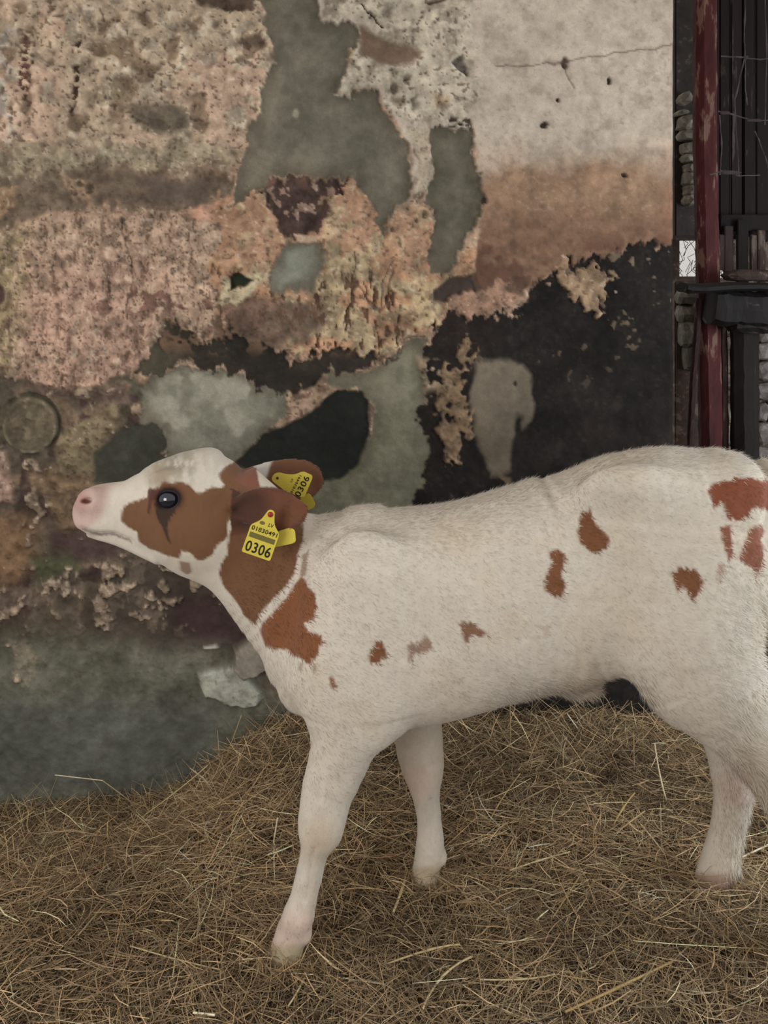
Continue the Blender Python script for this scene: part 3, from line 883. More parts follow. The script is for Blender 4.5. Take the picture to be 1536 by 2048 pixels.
# hewn beam and the board on top of it
beam = empty('beam', pt(1500, 650, YP - 0.05))
tag(beam, 'heavy dark beam lying across the posts', 'beam')
child('log', strut_mesh('log', way([(1419, 612), (1480, 618), (1560, 622), (1760, 626)], YP - 0.06, 6), 0.095, 0.10, 0.003, 8, 10), M_beam, beam)
child('wedge', strut_mesh('wedge', way([(1462, 645), (1560, 650)], YP - 0.05, 5), 0.05, 0.08, 0.003, 9, 8), M_beam, beam)
board = link('board', strut_mesh('board', [pt(1364, 575, YP - 0.10), pt(1372, 577, YP - 0.10), pt(1400, 577, YP - 0.10), pt(1450, 574, YP - 0.09), pt(1500, 573, YP - 0.08), pt(1560, 576, YP - 0.07), pt(1760, 580, YP - 0.05)], 0.024, 0.09, 0.002, 10), M_beam)
tag(board, 'flat dark board with a pointed end lying on the beam', 'board')
r0 = link('rock', stone_mesh('rock', pt(1502, 551, YP - 0.06), 0.062, 0.04, 0.018, 77), M_greywood)
tag(r0, 'flat grey weathered block resting on the board', 'block')

# plank door behind the post
YD = 2.52
door = empty('plank_door', pt(1500, 560, YD))
tag(door, 'tall door of dark planks behind the red post', 'door')
x = 1388
k = 0
for wdt in (24, 27, 22, 26, 24, 28, 25, 26, 30, 30):
    a = pt(x + 1.2, 474 + rs.uniform(-8, 14) if x < 1430 or x > 1470 else 478, YD + rs.uniform(-0.006, 0.006))
    b = pt(x + wdt - 1.2, -220, YD)
    me = box_mesh('plank', (a.x, a.y, a.z), (b.x, a.y + 0.022, b.z), 0.003, 0.0012, k)
    child('plank', me, (M_darkwood if k % 3 else peeling('plank_wood', lin((40, 27, 27)), lin((88, 76, 72)), 0.63, 24, (1, 1, 0.12))), door)
    x += wdt
    k += 1
for py in (-120, 446):
    a, b = pt(1440, py + 16, YD - 0.03), pt(1660, py - 16, YD - 0.005)
    child('ledge', box_mesh('ledge', a, b, 0.003, 0.001, k), M_darkwood, door)
# fence laths below the door that hang in front of the gap
for i, (px, wdp, ya, yb) in enumerate(((1401, 14, 452, 566), (1442, 8, 470, 540), (1456, 13, 452, 560), (1484, 18, 440, 580), (1506, 8, 470, 560), (1522, 10, 460, 580))):
    c = box_mesh('lath', pt(px - wdp / 2, yb, YD - 0.05), pt(px + wdp / 2, ya, YD - 0.035), 0.002, 0.001, i)
    child('lath', c, M_darkwood if i in (3,) else M_greywood, door)

# wire netting hung with dust
net = empty('wire_netting', pt(1500, 420, YP - 0.12))
tag(net, 'sagging wire mesh furred with dust in front of the plank door', 'wire mesh')
YN = YP - 0.10
for pts in ([(1492, -40), (1489, 60), (1490, 112), (1491, 180), (1495, 210)], [(1442, 112), (1490, 115), (1520, 119), (1560, 116)], [(1436, 222), (1470, 230), (1510, 242), (1560, 240)],
            [(1530, -30), (1534, 120), (1530, 250)], [(1510, 262), (1520, 285), (1533, 320), (1540, 360)], [(1420, 350), (1450, 340), (1478, 352), (1520, 350)], [(1440, 230), (1444, 300), (1440, 350)],
            [(1490, 115), (1470, 200), (1478, 352)]):
    child('wire', strut_mesh('wire', way(pts, YN, 5), 0.0028, 0.0028, 0.0011, 12, 6, False), M_wire, net)
for i, (px, py, a, b) in enumerate(((1462, 345, 0.024, 0.006), (1450, 226, 0.014, 0.004), (1508, 241, 0.018, 0.004), (1491, 115, 0.006, 0.005))):
    child('dust_clump', stone_mesh('dust_clump', pt(px, py, YN), a, 0.004, b, 300 + i), M_web, net)

# leafless shrub and snow outside, seen through the gap
YB = 3.9
bush = empty('bare_shrub', pt(1400, 620, YB))
tag(bush, 'leafless dark twigs outdoors seen through the bright gap', 'shrub')
r = random.Random(11)
child('stem', strut_mesh('stem', [pt(1412, 545, YB), pt(1415, 700, YB), Vector((1.51, YB, -0.16))], 0.02, 0.02, 0.001, 3, 6, False), M_darkwood, bush)
M_twig = material('dark_twig', 0.9, lin((92, 86, 84)))
for i in range(90):
    px = r.uniform(1335, 1490)
    py = r.uniform(470, 570)
    p = [(px, py)]
    for s in range(3):
        px += r.uniform(-16, 16)
        py -= r.uniform(3, 22)
        p.append((px, py))
    child('twig', strut_mesh('twig', way(p, YB + r.uniform(-0.1, 0.1), 3), 0.0028, 0.0028, 0.0006, i, 5, False), M_twig, bush)

# ------------------------------------------------------------------ the calf
YC = 1.40                                    # depth of its midplane


class Field:
    def __init__(s, lo, hi, h):
        s.lo, s.h = np.array(lo, float), h
        s.n = np.ceil((np.array(hi) - s.lo) / h).astype(int) + 1
        s.ax = [s.lo[i] + h * np.arange(s.n[i]) for i in range(3)]
        s.d = np.full(s.n, 0.07, np.float32)

    def win(s, lo, hi):
        a = np.clip(np.floor((np.array(lo) - s.lo) / s.h).astype(int), 0, s.n - 1)
        b = np.clip(np.ceil((np.array(hi) - s.lo) / s.h).astype(int) + 1, 1, s.n)
        return tuple(slice(a[i], b[i]) for i in range(3))

    def grid(s, sl):
        return np.meshgrid(*[s.ax[i][sl[i]].astype(np.float32) for i in range(3)], indexing='ij', sparse=True)


def catmull(A, sub):
    A = np.asarray(A, float)
    n = len(A)
    out = []
    for i in range(n - 1):
        p0, p1, p2, p3 = A[max(i - 1, 0)], A[i], A[i + 1], A[min(i + 2, n - 1)]
        for k in range(sub):
            t = k / sub
            out.append(0.5 * ((2 * p1) + (-p0 + p2) * t + (2 * p0 - 5 * p1 + 4 * p2 - p3) * t * t + (-p0 + 3 * p1 - 3 * p2 + p3) * t ** 3))
    out.append(A[-1])
    return np.array(out)


def loft(stations, sub=3):
    """stations: (ax, ay, bx, by, half width m, depth m): two outline points in the picture, width and depth"""
    S = catmull(stations, sub)
    Y = S[:, 5]
    A = P(S[:, 0], S[:, 1], 1) * np.stack([Y, Y, Y], -1)
    A[:, 2] = CAMZ - (S[:, 1] - HY) * Y / F
    B = np.stack([(S[:, 2] - CX) * Y / F, Y, CAMZ - (S[:, 3] - HY) * Y / F], -1)
    c = (A + B) / 2
    r = np.linalg.norm(A - B, axis=1) / 2
    ud = (A - B) / np.maximum(2 * r, 1e-6)[:, None]
    return c, np.maximum(r, 0.002), np.maximum(S[:, 4], 0.002), ud


def loft_d(fld, L, pad=0.06, expo=2.0, dy=0.0, rk=1.0, wk=1.0, cap=0.30):
    """pseudo distance to a chain of elliptic sections; returns (window, values)"""
    c, r, w, ud = L
    c = c + np.array([0, dy, 0])
    r, w = r * rk, w * wk
    m = np.maximum(r, w).max() + pad
    lo, hi = c.min(0) - m, c.max(0) + m
    sl = fld.win(lo, hi)
    best = np.full([s.stop - s.start for s in sl], 9.0, np.float32)
    for i in range(len(c) - 1):
        p, q = c[i], c[i + 1]
        mm = max(r[i], r[i + 1], w[i], w[i + 1]) + pad
        s2 = fld.win(np.minimum(p, q) - mm, np.maximum(p, q) + mm)
        X, Yy, Z = fld.grid(s2)
        d = q - p
        Ld = np.linalg.norm(d)
        u = d / max(Ld, 1e-6)
        n = ud[i] + ud[i + 1]
        n = n - u * (n @ u)
        n = n / np.linalg.norm(n)
        v = np.cross(u, n)
        x, y, z = X - np.float32(p[0]), Yy - np.float32(p[1]), Z - np.float32(p[2])
        a = x * u[0] + y * u[1] + z * u[2]
        t = np.clip(a / Ld, 0, 1)
        ex = a - t * Ld
        b = x * n[0] + y * n[1] + z * n[2]
        e = x * v[0] + y * v[1] + z * v[2]
        rr = r[i] + (r[i + 1] - r[i]) * t
        ww = w[i] + (w[i + 1] - w[i]) * t
        mn = np.minimum(rr, ww)
        if expo == 2.0:
            val = np.sqrt((b / rr) ** 2 + (e / ww) ** 2 + (ex / (cap * mn)) ** 2)
        else:
            val = (np.abs(b / rr) ** expo + np.abs(e / ww) ** expo + np.abs(ex / (cap * mn)) ** expo) ** (1 / expo)
        g = (val - 1) * mn
        o = tuple(slice(s2[k].start - sl[k].start, s2[k].stop - sl[k].start) for k in range(3))
        best[o] = np.minimum(best[o], g.astype(np.float32))
    return sl, best


def smin(a, b, k):
    h = np.clip(0.5 + 0.5 * (b - a) / k, 0, 1)
    return b * (1 - h) + a * h - k * h * (1 - h)


def add(fld, dat, k):
    sl, v = dat
    fld.d[sl] = smin(fld.d[sl], v, k) if k else np.minimum(fld.d[sl], v)


def cut(fld, dat, k):
    sl, v = dat
    fld.d[sl] = -smin(-fld.d[sl], v, k)


def ball(fld, c, rad, pad=0.07, rot=None):
    c, rad = np.array(c, float), np.array(rad, float) * np.ones(3)
    sl = fld.win(c - rad.max() - pad, c + rad.max() + pad)
    X, Y, Z = fld.grid(sl)
    x, y, z = X - c[0], Y - c[1], Z - c[2]
    if rot is not None:                                 # turn in the picture plane, radians
        ca, sa = math.cos(rot), math.sin(rot)
        x, z = x * ca + z * sa, -x * sa + z * ca
    val = np.sqrt((x / rad[0]) ** 2 + (y / rad[1]) ** 2 + (z / rad[2]) ** 2)
    return sl, ((val - 1) * rad.min()).astype(np.float32)


def surface_nets(d, lo, h):
    nx, ny, nz = d.shape
    s = d < 0
    corners = [(i, j, k) for i in (0, 1) for j in (0, 1) for k in (0, 1)]
    cnt = np.zeros((nx - 1, ny - 1, nz - 1), np.int8)
    for i, j, k in corners:
        cnt += s[i:nx - 1 + i, j:ny - 1 + j, k:nz - 1 + k]
    act = (cnt > 0) & (cnt < 8)
    I, J, K = np.nonzero(act)
    ids = np.full(act.shape, -1, np.int64)
    ids[I, J, K] = np.arange(len(I))
    val = {c: d[I + c[0], J + c[1], K + c[2]] for c in corners}
    acc = np.zeros((len(I), 3))
    num = np.zeros(len(I))
    for a in corners:
        for ax in range(3):
            if a[ax] == 0:
                b = list(a)
                b[ax] = 1
                b = tuple(b)
                va, vb = val[a], val[b]
                m = (va < 0) != (vb < 0)
                t = np.where(m, va / np.where(m, va - vb, 1), 0)
                p = np.array(a, float)[None, :].repeat(len(I), 0)
                p[:, ax] += t
                acc += p * m[:, None]
                num += m
    V = np.stack([I, J, K], -1) + acc / num[:, None]
    V = V * h + lo
    Q = []
    for ax in range(3):
        o1, o2 = (ax + 1) % 3, (ax + 2) % 3
        sl = [slice(1, None)] * 3
        sl[ax] = slice(0, -1)
        A = s[tuple(slice(0, d.shape[i] - 1) for i in range(3))]
        Bsl = [slice(0, d.shape[i] - 1) for i in range(3)]
        Bsl[ax] = slice(1, d.shape[ax])
        B = s[tuple(Bsl)]
        m = A != B
        i, j, k = np.nonzero(m)
        e = np.stack([i, j, k], -1)
        ok = (e[:, o1] > 0) & (e[:, o2] > 0)
        e = e[ok]
        fl = A[e[:, 0], e[:, 1], e[:, 2]]
        e1, e2 = np.zeros(3, int), np.zeros(3, int)
        e1[o1], e2[o2] = 1, 1
        g = lambda q: ids[q[:, 0], q[:, 1], q[:, 2]]
        q = np.stack([g(e - e1 - e2), g(e - e2), g(e), g(e - e1)], -1)
        q = np.where(fl[:, None], q, q[:, ::-1])
        Q.append(q)
    return V, np.concatenate(Q)


def N_(rows, Y):
    """rows with a half width and a depth offset from the midplane"""
    return [(a, b, c, d, w_, Y + o) for a, b, c, d, w_, o in rows]


TORSO = N_([(575, 1075, 560, 1345, .070, 0), (625, 1040, 612, 1392, .098, 0), (690, 1031, 690, 1436, .112, 0), (770, 1022, 775, 1440, .122, 0), (860, 1016, 865, 1424, .130, 0), (950, 1004, 950, 1398, .132, 0),
            (1040, 980, 1040, 1374, .130, 0), (1130, 953, 1125, 1362, .122, 0), (1210, 930, 1205, 1300, .113, 0), (1290, 903, 1285, 1262, .116, 0), (1370, 897, 1365, 1262, .122, 0),
            (1450, 900, 1445, 1290, .112, 0), (1510, 906, 1500, 1195, .090, 0), (1552, 918, 1542, 1110, .070, 0), (1578, 960, 1568, 1085, .040, 0)], YC)
NECK = N_([(474, 918, 395, 1140, .058, 0), (520, 958, 440, 1178, .060, 0), (565, 1005, 480, 1222, .064, 0), (620, 1036, 514, 1275, .072, 0), (680, 1034, 548, 1335, .082, 0), (740, 1030, 600, 1390, .088, 0)], YC)
HEAD = N_([(158, 990, 158, 1034, .020, 0), (170, 979, 170, 1050, .033, 0), (190, 972, 188, 1060, .036, 0), (220, 966, 218, 1066, .036, 0), (255, 956, 256, 1088, .040, 0), (290, 941, 292, 1104, .048, 0),
           (322, 921, 326, 1119, .058, 0), (356, 905, 364, 1136, .066, 0), (400, 898, 404, 1146, .068, 0), (440, 901, 438, 1140, .066, 0), (476, 916, 462, 1112, .058, 0), (496, 938, 484, 1080, .045, 0)], YC)
JAW = N_([(182, 1052, 180, 1071, .018, 0), (205, 1058, 206, 1078, .024, 0), (240, 1062, 246, 1089, .026, 0), (280, 1075, 284, 1106, .030, 0), (320, 1085, 330, 1123, .036, 0)], YC)
YN_ = YC - 0.082
FORE_NEAR = N_([(665, 1130, 770, 1150, .026, 0), (645, 1210, 800, 1230, .036, 0), (628, 1290, 812, 1310, .046, 0), (616, 1370, 806, 1380, .052, 0), (617, 1430, 782, 1450, .050, 0), (621, 1480, 750, 1500, .044, 0), (614, 1530, 730, 1540, .038, 0),
               (604, 1575, 709, 1585, .034, 0), (598, 1620, 695, 1630, .034, 0), (594, 1660, 684, 1668, .034, 0), (601, 1700, 656, 1706, .025, 0), (592, 1750, 644, 1758, .022, 0), (580, 1795, 634, 1803, .022, 0),
               (565, 1832, 627, 1840, .026, 0), (553, 1862, 616, 1868, .027, 0), (543, 1893, 606, 1893, .029, 0), (535, 1922, 604, 1922, .031, 0)], YN_)
YFR = YC + 0.088
FORE_FAR = N_([(770, 1330, 880, 1330, .045, -.03), (783, 1400, 884, 1395, .044, -.01), (786, 1455, 883, 1450, .040, 0), (793, 1500, 886, 1496, .036, 0), (804, 1545, 887, 1536, .033, 0), (820, 1580, 880, 1575, .029, 0), (830, 1612, 880, 1610, .022, 0),
              (834, 1650, 884, 1648, .020, 0), (832, 1685, 889, 1682, .024, 0), (830, 1712, 886, 1710, .025, 0), (826, 1735, 878, 1735, .026, 0), (820, 1756, 880, 1756, .029, 0)], YFR)
YHF = YC + 0.080
HIND_FAR = N_([(1300, 1180, 1480, 1180, .055, 0), (1318, 1280, 1480, 1280, .058, 0), (1345, 1370, 1482, 1370, .052, 0), (1380, 1440, 1485, 1425, .044, 0), (1408, 1495, 1492, 1470, .036, 0), (1421, 1540, 1512, 1540, .031, 0), (1427, 1580, 1508, 1572, .029, 0),
              (1427, 1618, 1499, 1612, .026, 0), (1421, 1660, 1489, 1656, .024, 0), (1410, 1697, 1480, 1700, .026, 0), (1402, 1726, 1475, 1728, .029, 0), (1394, 1756, 1462, 1750, .030, 0), (1388, 1780, 1462, 1780, .030, 0)], YHF)
YHN = YC - 0.085
HIND_NEAR = N_([(1225, 1060, 1520, 1060, .030, .010), (1228, 1160, 1508, 1160, .046, .004), (1238, 1250, 1500, 1250, .055, 0), (1268, 1322, 1508, 1318, .057, 0), (1312, 1378, 1534, 1362, .053, 0), (1372, 1432, 1556, 1402, .047, 0), (1428, 1488, 1584, 1444, .040, 0),
               (1474, 1540, 1618, 1492, .034, 0), (1510, 1592, 1640, 1540, .030, 0), (1536, 1632, 1652, 1600, .027, 0), (1556, 1690, 1648, 1680, .024, 0), (1572, 1760, 1642, 1765, .023, 0), (1566, 1820, 1640, 1830, .027, 0),
               (1556, 1870, 1634, 1872, .029, 0), (1548, 1922, 1634, 1922, .031, 0)], YHN)
TAIL = N_([(1550, 925, 1540, 960, .016, .0), (1588, 960, 1562, 978, .014, 0), (1596, 1030, 1566, 1030, .012, 0), (1594, 1120, 1570, 1120, .012, 0), (1588, 1230, 1566, 1230, .014, 0), (1584, 1340, 1562, 1340, .016, 0), (1578, 1420, 1568, 1420, .008, 0)], YC)
EAR_NEAR = [(466, 1008, 466, 1036, .012, 1.350), (490, 987, 488, 1046, .012, 1.338), (520, 976, 518, 1057, .011, 1.325), (550, 975, 550, 1064, .010, 1.314), (580, 984, 580, 1060, .009, 1.306), (602, 997, 600, 1042, .008, 1.300), (613, 1010, 612, 1022, .006, 1.297)]
EAR_FAR = [(492, 938, 492, 968, .012, 1.452), (512, 928, 515, 985, .012, 1.468), (540, 921, 545, 1000, .010, 1.487), (575, 917, 580, 1006, .009, 1.505), (608, 920, 610, 1004, .008, 1.520), (630, 933, 630, 994, .008, 1.530), (642, 955, 640, 978, .006, 1.535)]
EYE = pt(337, 998, 1.337)

fld = Field((-0.545, 1.19, -0.03), (0.735, 1.60, 0.80), 0.004)
add(fld, loft_d(fld, loft(TORSO, 4), expo=2.25), 0)
add(fld, loft_d(fld, loft(NECK, 4)), 0.035)
add(fld, loft_d(fld, loft(HEAD, 5), expo=2.35), 0.022)
add(fld, loft_d(fld, loft(JAW, 2)), 0.008)
add(fld, loft_d(fld, loft(FORE_NEAR, 4)), 0.035)
add(fld, loft_d(fld, loft(FORE_FAR, 4)), 0.016)
add(fld, loft_d(fld, loft(HIND_FAR, 4)), 0.018)
add(fld, loft_d(fld, loft(HIND_NEAR, 4)), 0.028)
add(fld, loft_d(fld, loft(TAIL, 2)), 0.012)
# joints, hip and shoulder bones, brow, cheek
pw_ = lambda a, b, Y: np.array(pt(a, b, Y))
for c, r_, k in ((pw_(1250, 968, 1.312), (.050, .018, .024), .05), (pw_(1222, 938, 1.480), (.038, .020, .017), .03), (pw_(1470, 985, 1.335), (.030, .018, .025), .05),
                 (pw_(720, 1200, 1.300), (.060, .022, .10), .04), (pw_(660, 1330, 1.300), (.045, .025, .05), .04), (pw_(770, 1425, 1.315), (.022, .02, .03), .03),
                 (pw_(648, 1640, 1.302), (.024, .014, .03), .012), (pw_(592, 1838, 1.305), (.02, .014, .016), .01), (pw_(613, 1868, 1.312), (.008, .014, .010), .006), (pw_(884, 1712, 1.49), (.009, .016, .012), .006), (pw_(1470, 1738, 1.48), (.008, .016, .010), .006), (pw_(1505, 1545, 1.478), (.012, .014, .018), .01),
                 (pw_(1385, 1270, 1.300), (.06, .03, .07), .05), (pw_(335, 955, 1.345), (.030, .012, .012), .014), (pw_(395, 1060, 1.340), (.042, .018, .034), .03), (pw_(352, 1000, 1.345), (.035, .014, .030), .016),
                 (pw_(335, 955, 1.455), (.030, .012, .012), .014), (pw_(395, 1060, 1.460), (.042, .018, .034), .03), (pw_(352, 1000, 1.455), (.035, .014, .030), .016),
                 (pw_(182, 1003, 1.372), (.022, .016, .022), .012), (pw_(182, 1003, 1.428), (.022, .016, .022), .012), (pw_(196, 1048, 1.374), (.030, .014, .014), .012), (pw_(196, 1048, 1.426), (.030, .014, .014), .012),
                 (pw_(1160, 1374, 1.395), (.034, .03, .012), .02)):
    add(fld, ball(fld, c, r_), k)
# hollows: flank before the hip, behind the shoulder, temple
for c, r_, k in ((pw_(1150, 1045, 1.235), (.055, .036, .050), .04), (pw_(850, 1200, 1.235), (.03, .035, .10), .03), (pw_(560, 1180, 1.290), (.022, .03, .08), .03)):
    cut(fld, ball(fld, c, r_), k)
# ears: flat cups
L = loft(EAR_NEAR, 3)
add(fld, loft_d(fld, L, cap=1.0), 0.006)
cut(fld, loft_d(fld, loft([(a + 2, b + 7, c + 2, d - 9, .012, y - .010) for a, b, c, d, _, y in EAR_NEAR[:6]], 3), dy=-0.003, cap=1.0), 0.006)
L = loft(EAR_FAR, 3)
add(fld, loft_d(fld, L, cap=1.0), 0.006)
cut(fld, loft_d(fld, loft([(a, b + 6, c, d - 6, .010, y - .011) for a, b, c, d, _, y in EAR_FAR[1:6]], 3), cap=1.0), 0.006)
# nostrils, eye sockets
for yy in (1.358, 1.442):
    cut(fld, ball(fld, pw_(172, 1003, yy), (.010, .012, .0045), rot=0.25), 0.004)
ec = np.array(EYE)
add(fld, ball(fld, ec + [0, 0.004, 0], (.026, .017, .024), rot=0.2), 0.010)
cut(fld, ball(fld, ec + [0.0, -0.010, 0.0], (.0185, .016, .0145), rot=0.25), 0.003)
ec2 = np.array([ec[0], 2 * YC - ec[1], ec[2]])
add(fld, ball(fld, ec2 + [0, -0.004, 0], (.026, .017, .024), rot=0.2), 0.010)
cut(fld, ball(fld, ec2 + [0.0, 0.010, 0.0], (.0165, .016, .0128), rot=0.25), 0.003)

V, Q = surface_nets(fld.d, fld.lo, fld.h)


def relax(V, Q, it, lam=0.5):
    n = len(V)
    e = np.concatenate([Q[:, [0, 1]], Q[:, [1, 2]], Q[:, [2, 3]], Q[:, [3, 0]]])
    deg = np.bincount(e[:, 0], minlength=n) + np.bincount(e[:, 1], minlength=n)
    for k in range(it):
        s = np.zeros_like(V)
        for a in range(3):
            s[:, a] = np.bincount(e[:, 0], V[e[:, 1], a], n) + np.bincount(e[:, 1], V[e[:, 0], a], n)
        l = lam if k % 2 == 0 else -lam * 1.04
        V = V + l * (s / np.maximum(deg, 1)[:, None] - V)
    return V


def vnormals(V, Q):
    fn = np.cross(V[Q[:, 2]] - V[Q[:, 0]], V[Q[:, 3]] - V[Q[:, 1]])
    n = np.zeros_like(V)
    for k in range(4):
        for a in range(3):
            n[:, a] += np.bincount(Q[:, k], fn[:, a], len(V))
    return n / np.maximum(np.linalg.norm(n, axis=1), 1e-12)[:, None]


V = relax(V, Q, 16)
NRM = vnormals(V, Q)


def proj(W):
    return CX + W[:, 0] * F / W[:, 1], HY - (W[:, 2] - CAMZ) * F / W[:, 1]


# folds and creases: mouth, skin folds on the neck and flank, furrow of the cannon bones
px, py = proj(V)
near = NRM[:, 1] < 0.25
dz = np.zeros(len(V))
dz -= 0.0035 * np.exp(-(line_d(px, py, [(163, 1056), (180, 1063), (200, 1068), (224, 1067), (242, 1074), (262, 1082)]) / 3.2) ** 2)
for ln in ([(905, 1050), (895, 1150), (912, 1250)], [(960, 1060), (952, 1160), (965, 1290)], [(1010, 1060), (1005, 1170), (1015, 1300)], [(1060, 1080), (1058, 1200), (1062, 1330)], [(1110, 1220), (1115, 1300), (1112, 1360)],
           [(1150, 1180), (1152, 1270), (1160, 1350)], [(1180, 1220), (1186, 1300), (1200, 1350)], [(610, 1120), (640, 1150), (655, 1230)]):
    dz -= 0.0016 * np.exp(-(line_d(px, py, ln) / 9.0) ** 2)
for ln in ([(640, 1560), (640, 1600)], [(628, 1700), (612, 1800)], [(862, 1600), (860, 1700)], [(1452, 1600), (1444, 1700)], [(560, 1897), (575, 1880)]):
    dz -= 0.0025 * np.exp(-(line_d(px, py, ln) / 5.0) ** 2)
dz += 0.003 * fbm(px, py, 60, 2, 71) + 0.0016 * fbm(px, py, 18, 2, 72) * (px > 560)
V = V + NRM * (dz * np.where(near, 1, 0.3))[:, None]
NRM = vnormals(V, Q)


BROWN_HEAD = [(243, 1041), (244, 1022), (249, 1013), (262, 1004), (282, 998), (296, 994), (297, 978), (318, 976), (328, 962), (344, 968), (361, 964), (379, 970), (392, 984), (404, 985), (425, 974), (444, 975), (448, 968), (440, 958), (437, 948), (447, 936), (462, 927), (478, 918), (500, 930), (513, 938), (519, 973), (600, 975), (616, 1000), (614, 1024), (600, 1040), (560, 1066),
              (500, 1062), (470, 1048), (460, 1038), (455, 1050), (455, 1068), (450, 1079), (432, 1094), (425, 1107), (410, 1121), (394, 1120), (382, 1106), (364, 1101), (360, 1117), (334, 1112), (300, 1098), (278, 1083), (274, 1064), (255, 1054)]
BROWN_CHIN = [(357, 1122), (381, 1125), (384, 1145), (372, 1150), (362, 1140)]
BROWN_NECK = [(470, 1046), (457, 1071), (454, 1109), (440, 1130), (437, 1148), (444, 1168), (462, 1190), (481, 1215), (486, 1230), (510, 1250), (521, 1226), (548, 1196), (574, 1170), (590, 1147), (598, 1102), (606, 1071), (606, 1030), (560, 1000), (500, 1020)]
BROWN_SHO = [(604, 1150), (590, 1168), (572, 1196), (548, 1224), (525, 1246), (520, 1262), (529, 1292), (549, 1299), (574, 1300), (585, 1312), (602, 1320), (618, 1330), (632, 1313), (648, 1287), (640, 1272), (620, 1266), (607, 1248), (626, 1240), (634, 1211), (634, 1185), (618, 1177)]
SPOTS = [([(735, 1316), (742, 1300), (744, 1276), (760, 1280), (778, 1308), (762, 1325), (742, 1328)], 1.0), ([(812, 1292), (850, 1272), (868, 1296), (846, 1304), (830, 1306), (822, 1330)], 0.75), ([(918, 1246), (930, 1239), (945, 1246), (972, 1266), (966, 1278), (945, 1272), (934, 1286)], 0.9),
         ([(1100, 1102), (1114, 1094), (1130, 1104), (1130, 1130), (1126, 1148), (1133, 1172), (1126, 1194), (1106, 1192), (1088, 1180), (1088, 1160), (1100, 1140)], 1.0),
         ([(1160, 1026), (1180, 1020), (1190, 1045), (1204, 1062), (1221, 1082), (1216, 1098), (1198, 1106), (1180, 1104), (1160, 1088), (1157, 1060)], 1.0), ([(1080, 1255), (1100, 1248), (1104, 1268), (1092, 1280)], 0.3),
         ([(1340, 1150), (1352, 1141), (1394, 1138), (1408, 1164), (1400, 1186), (1386, 1206), (1372, 1190), (1364, 1172), (1352, 1186)], 1.0), ([(1414, 985), (1429, 963), (1466, 959), (1497, 957), (1560, 962), (1560, 1035), (1526, 1021), (1504, 1016), (1497, 1034), (1472, 1042), (1453, 1033), (1446, 1008), (1428, 1012)], 1.0),
         ([(1440, 1053), (1463, 1050), (1468, 1087), (1462, 1127), (1452, 1110), (1444, 1075)], 0.95), ([(1500, 1058), (1526, 1050), (1528, 1104), (1512, 1160), (1503, 1136), (1478, 1118), (1490, 1082)], 0.95), ([(1436, 1130), (1450, 1124), (1446, 1160), (1438, 1166)], 0.6),
         ([(658, 1356), (670, 1352), (678, 1372), (668, 1378)], 0.9), ([(594, 1330), (606, 1326), (604, 1346)], 0.45), ([(620, 1336), (632, 1330), (630, 1352)], 0.6), ([(604, 1112), (616, 1104), (612, 1150), (600, 1150)], 0.7), ([(578, 1186), (592, 1160), (588, 1200), (560, 1222)], 0.0)]


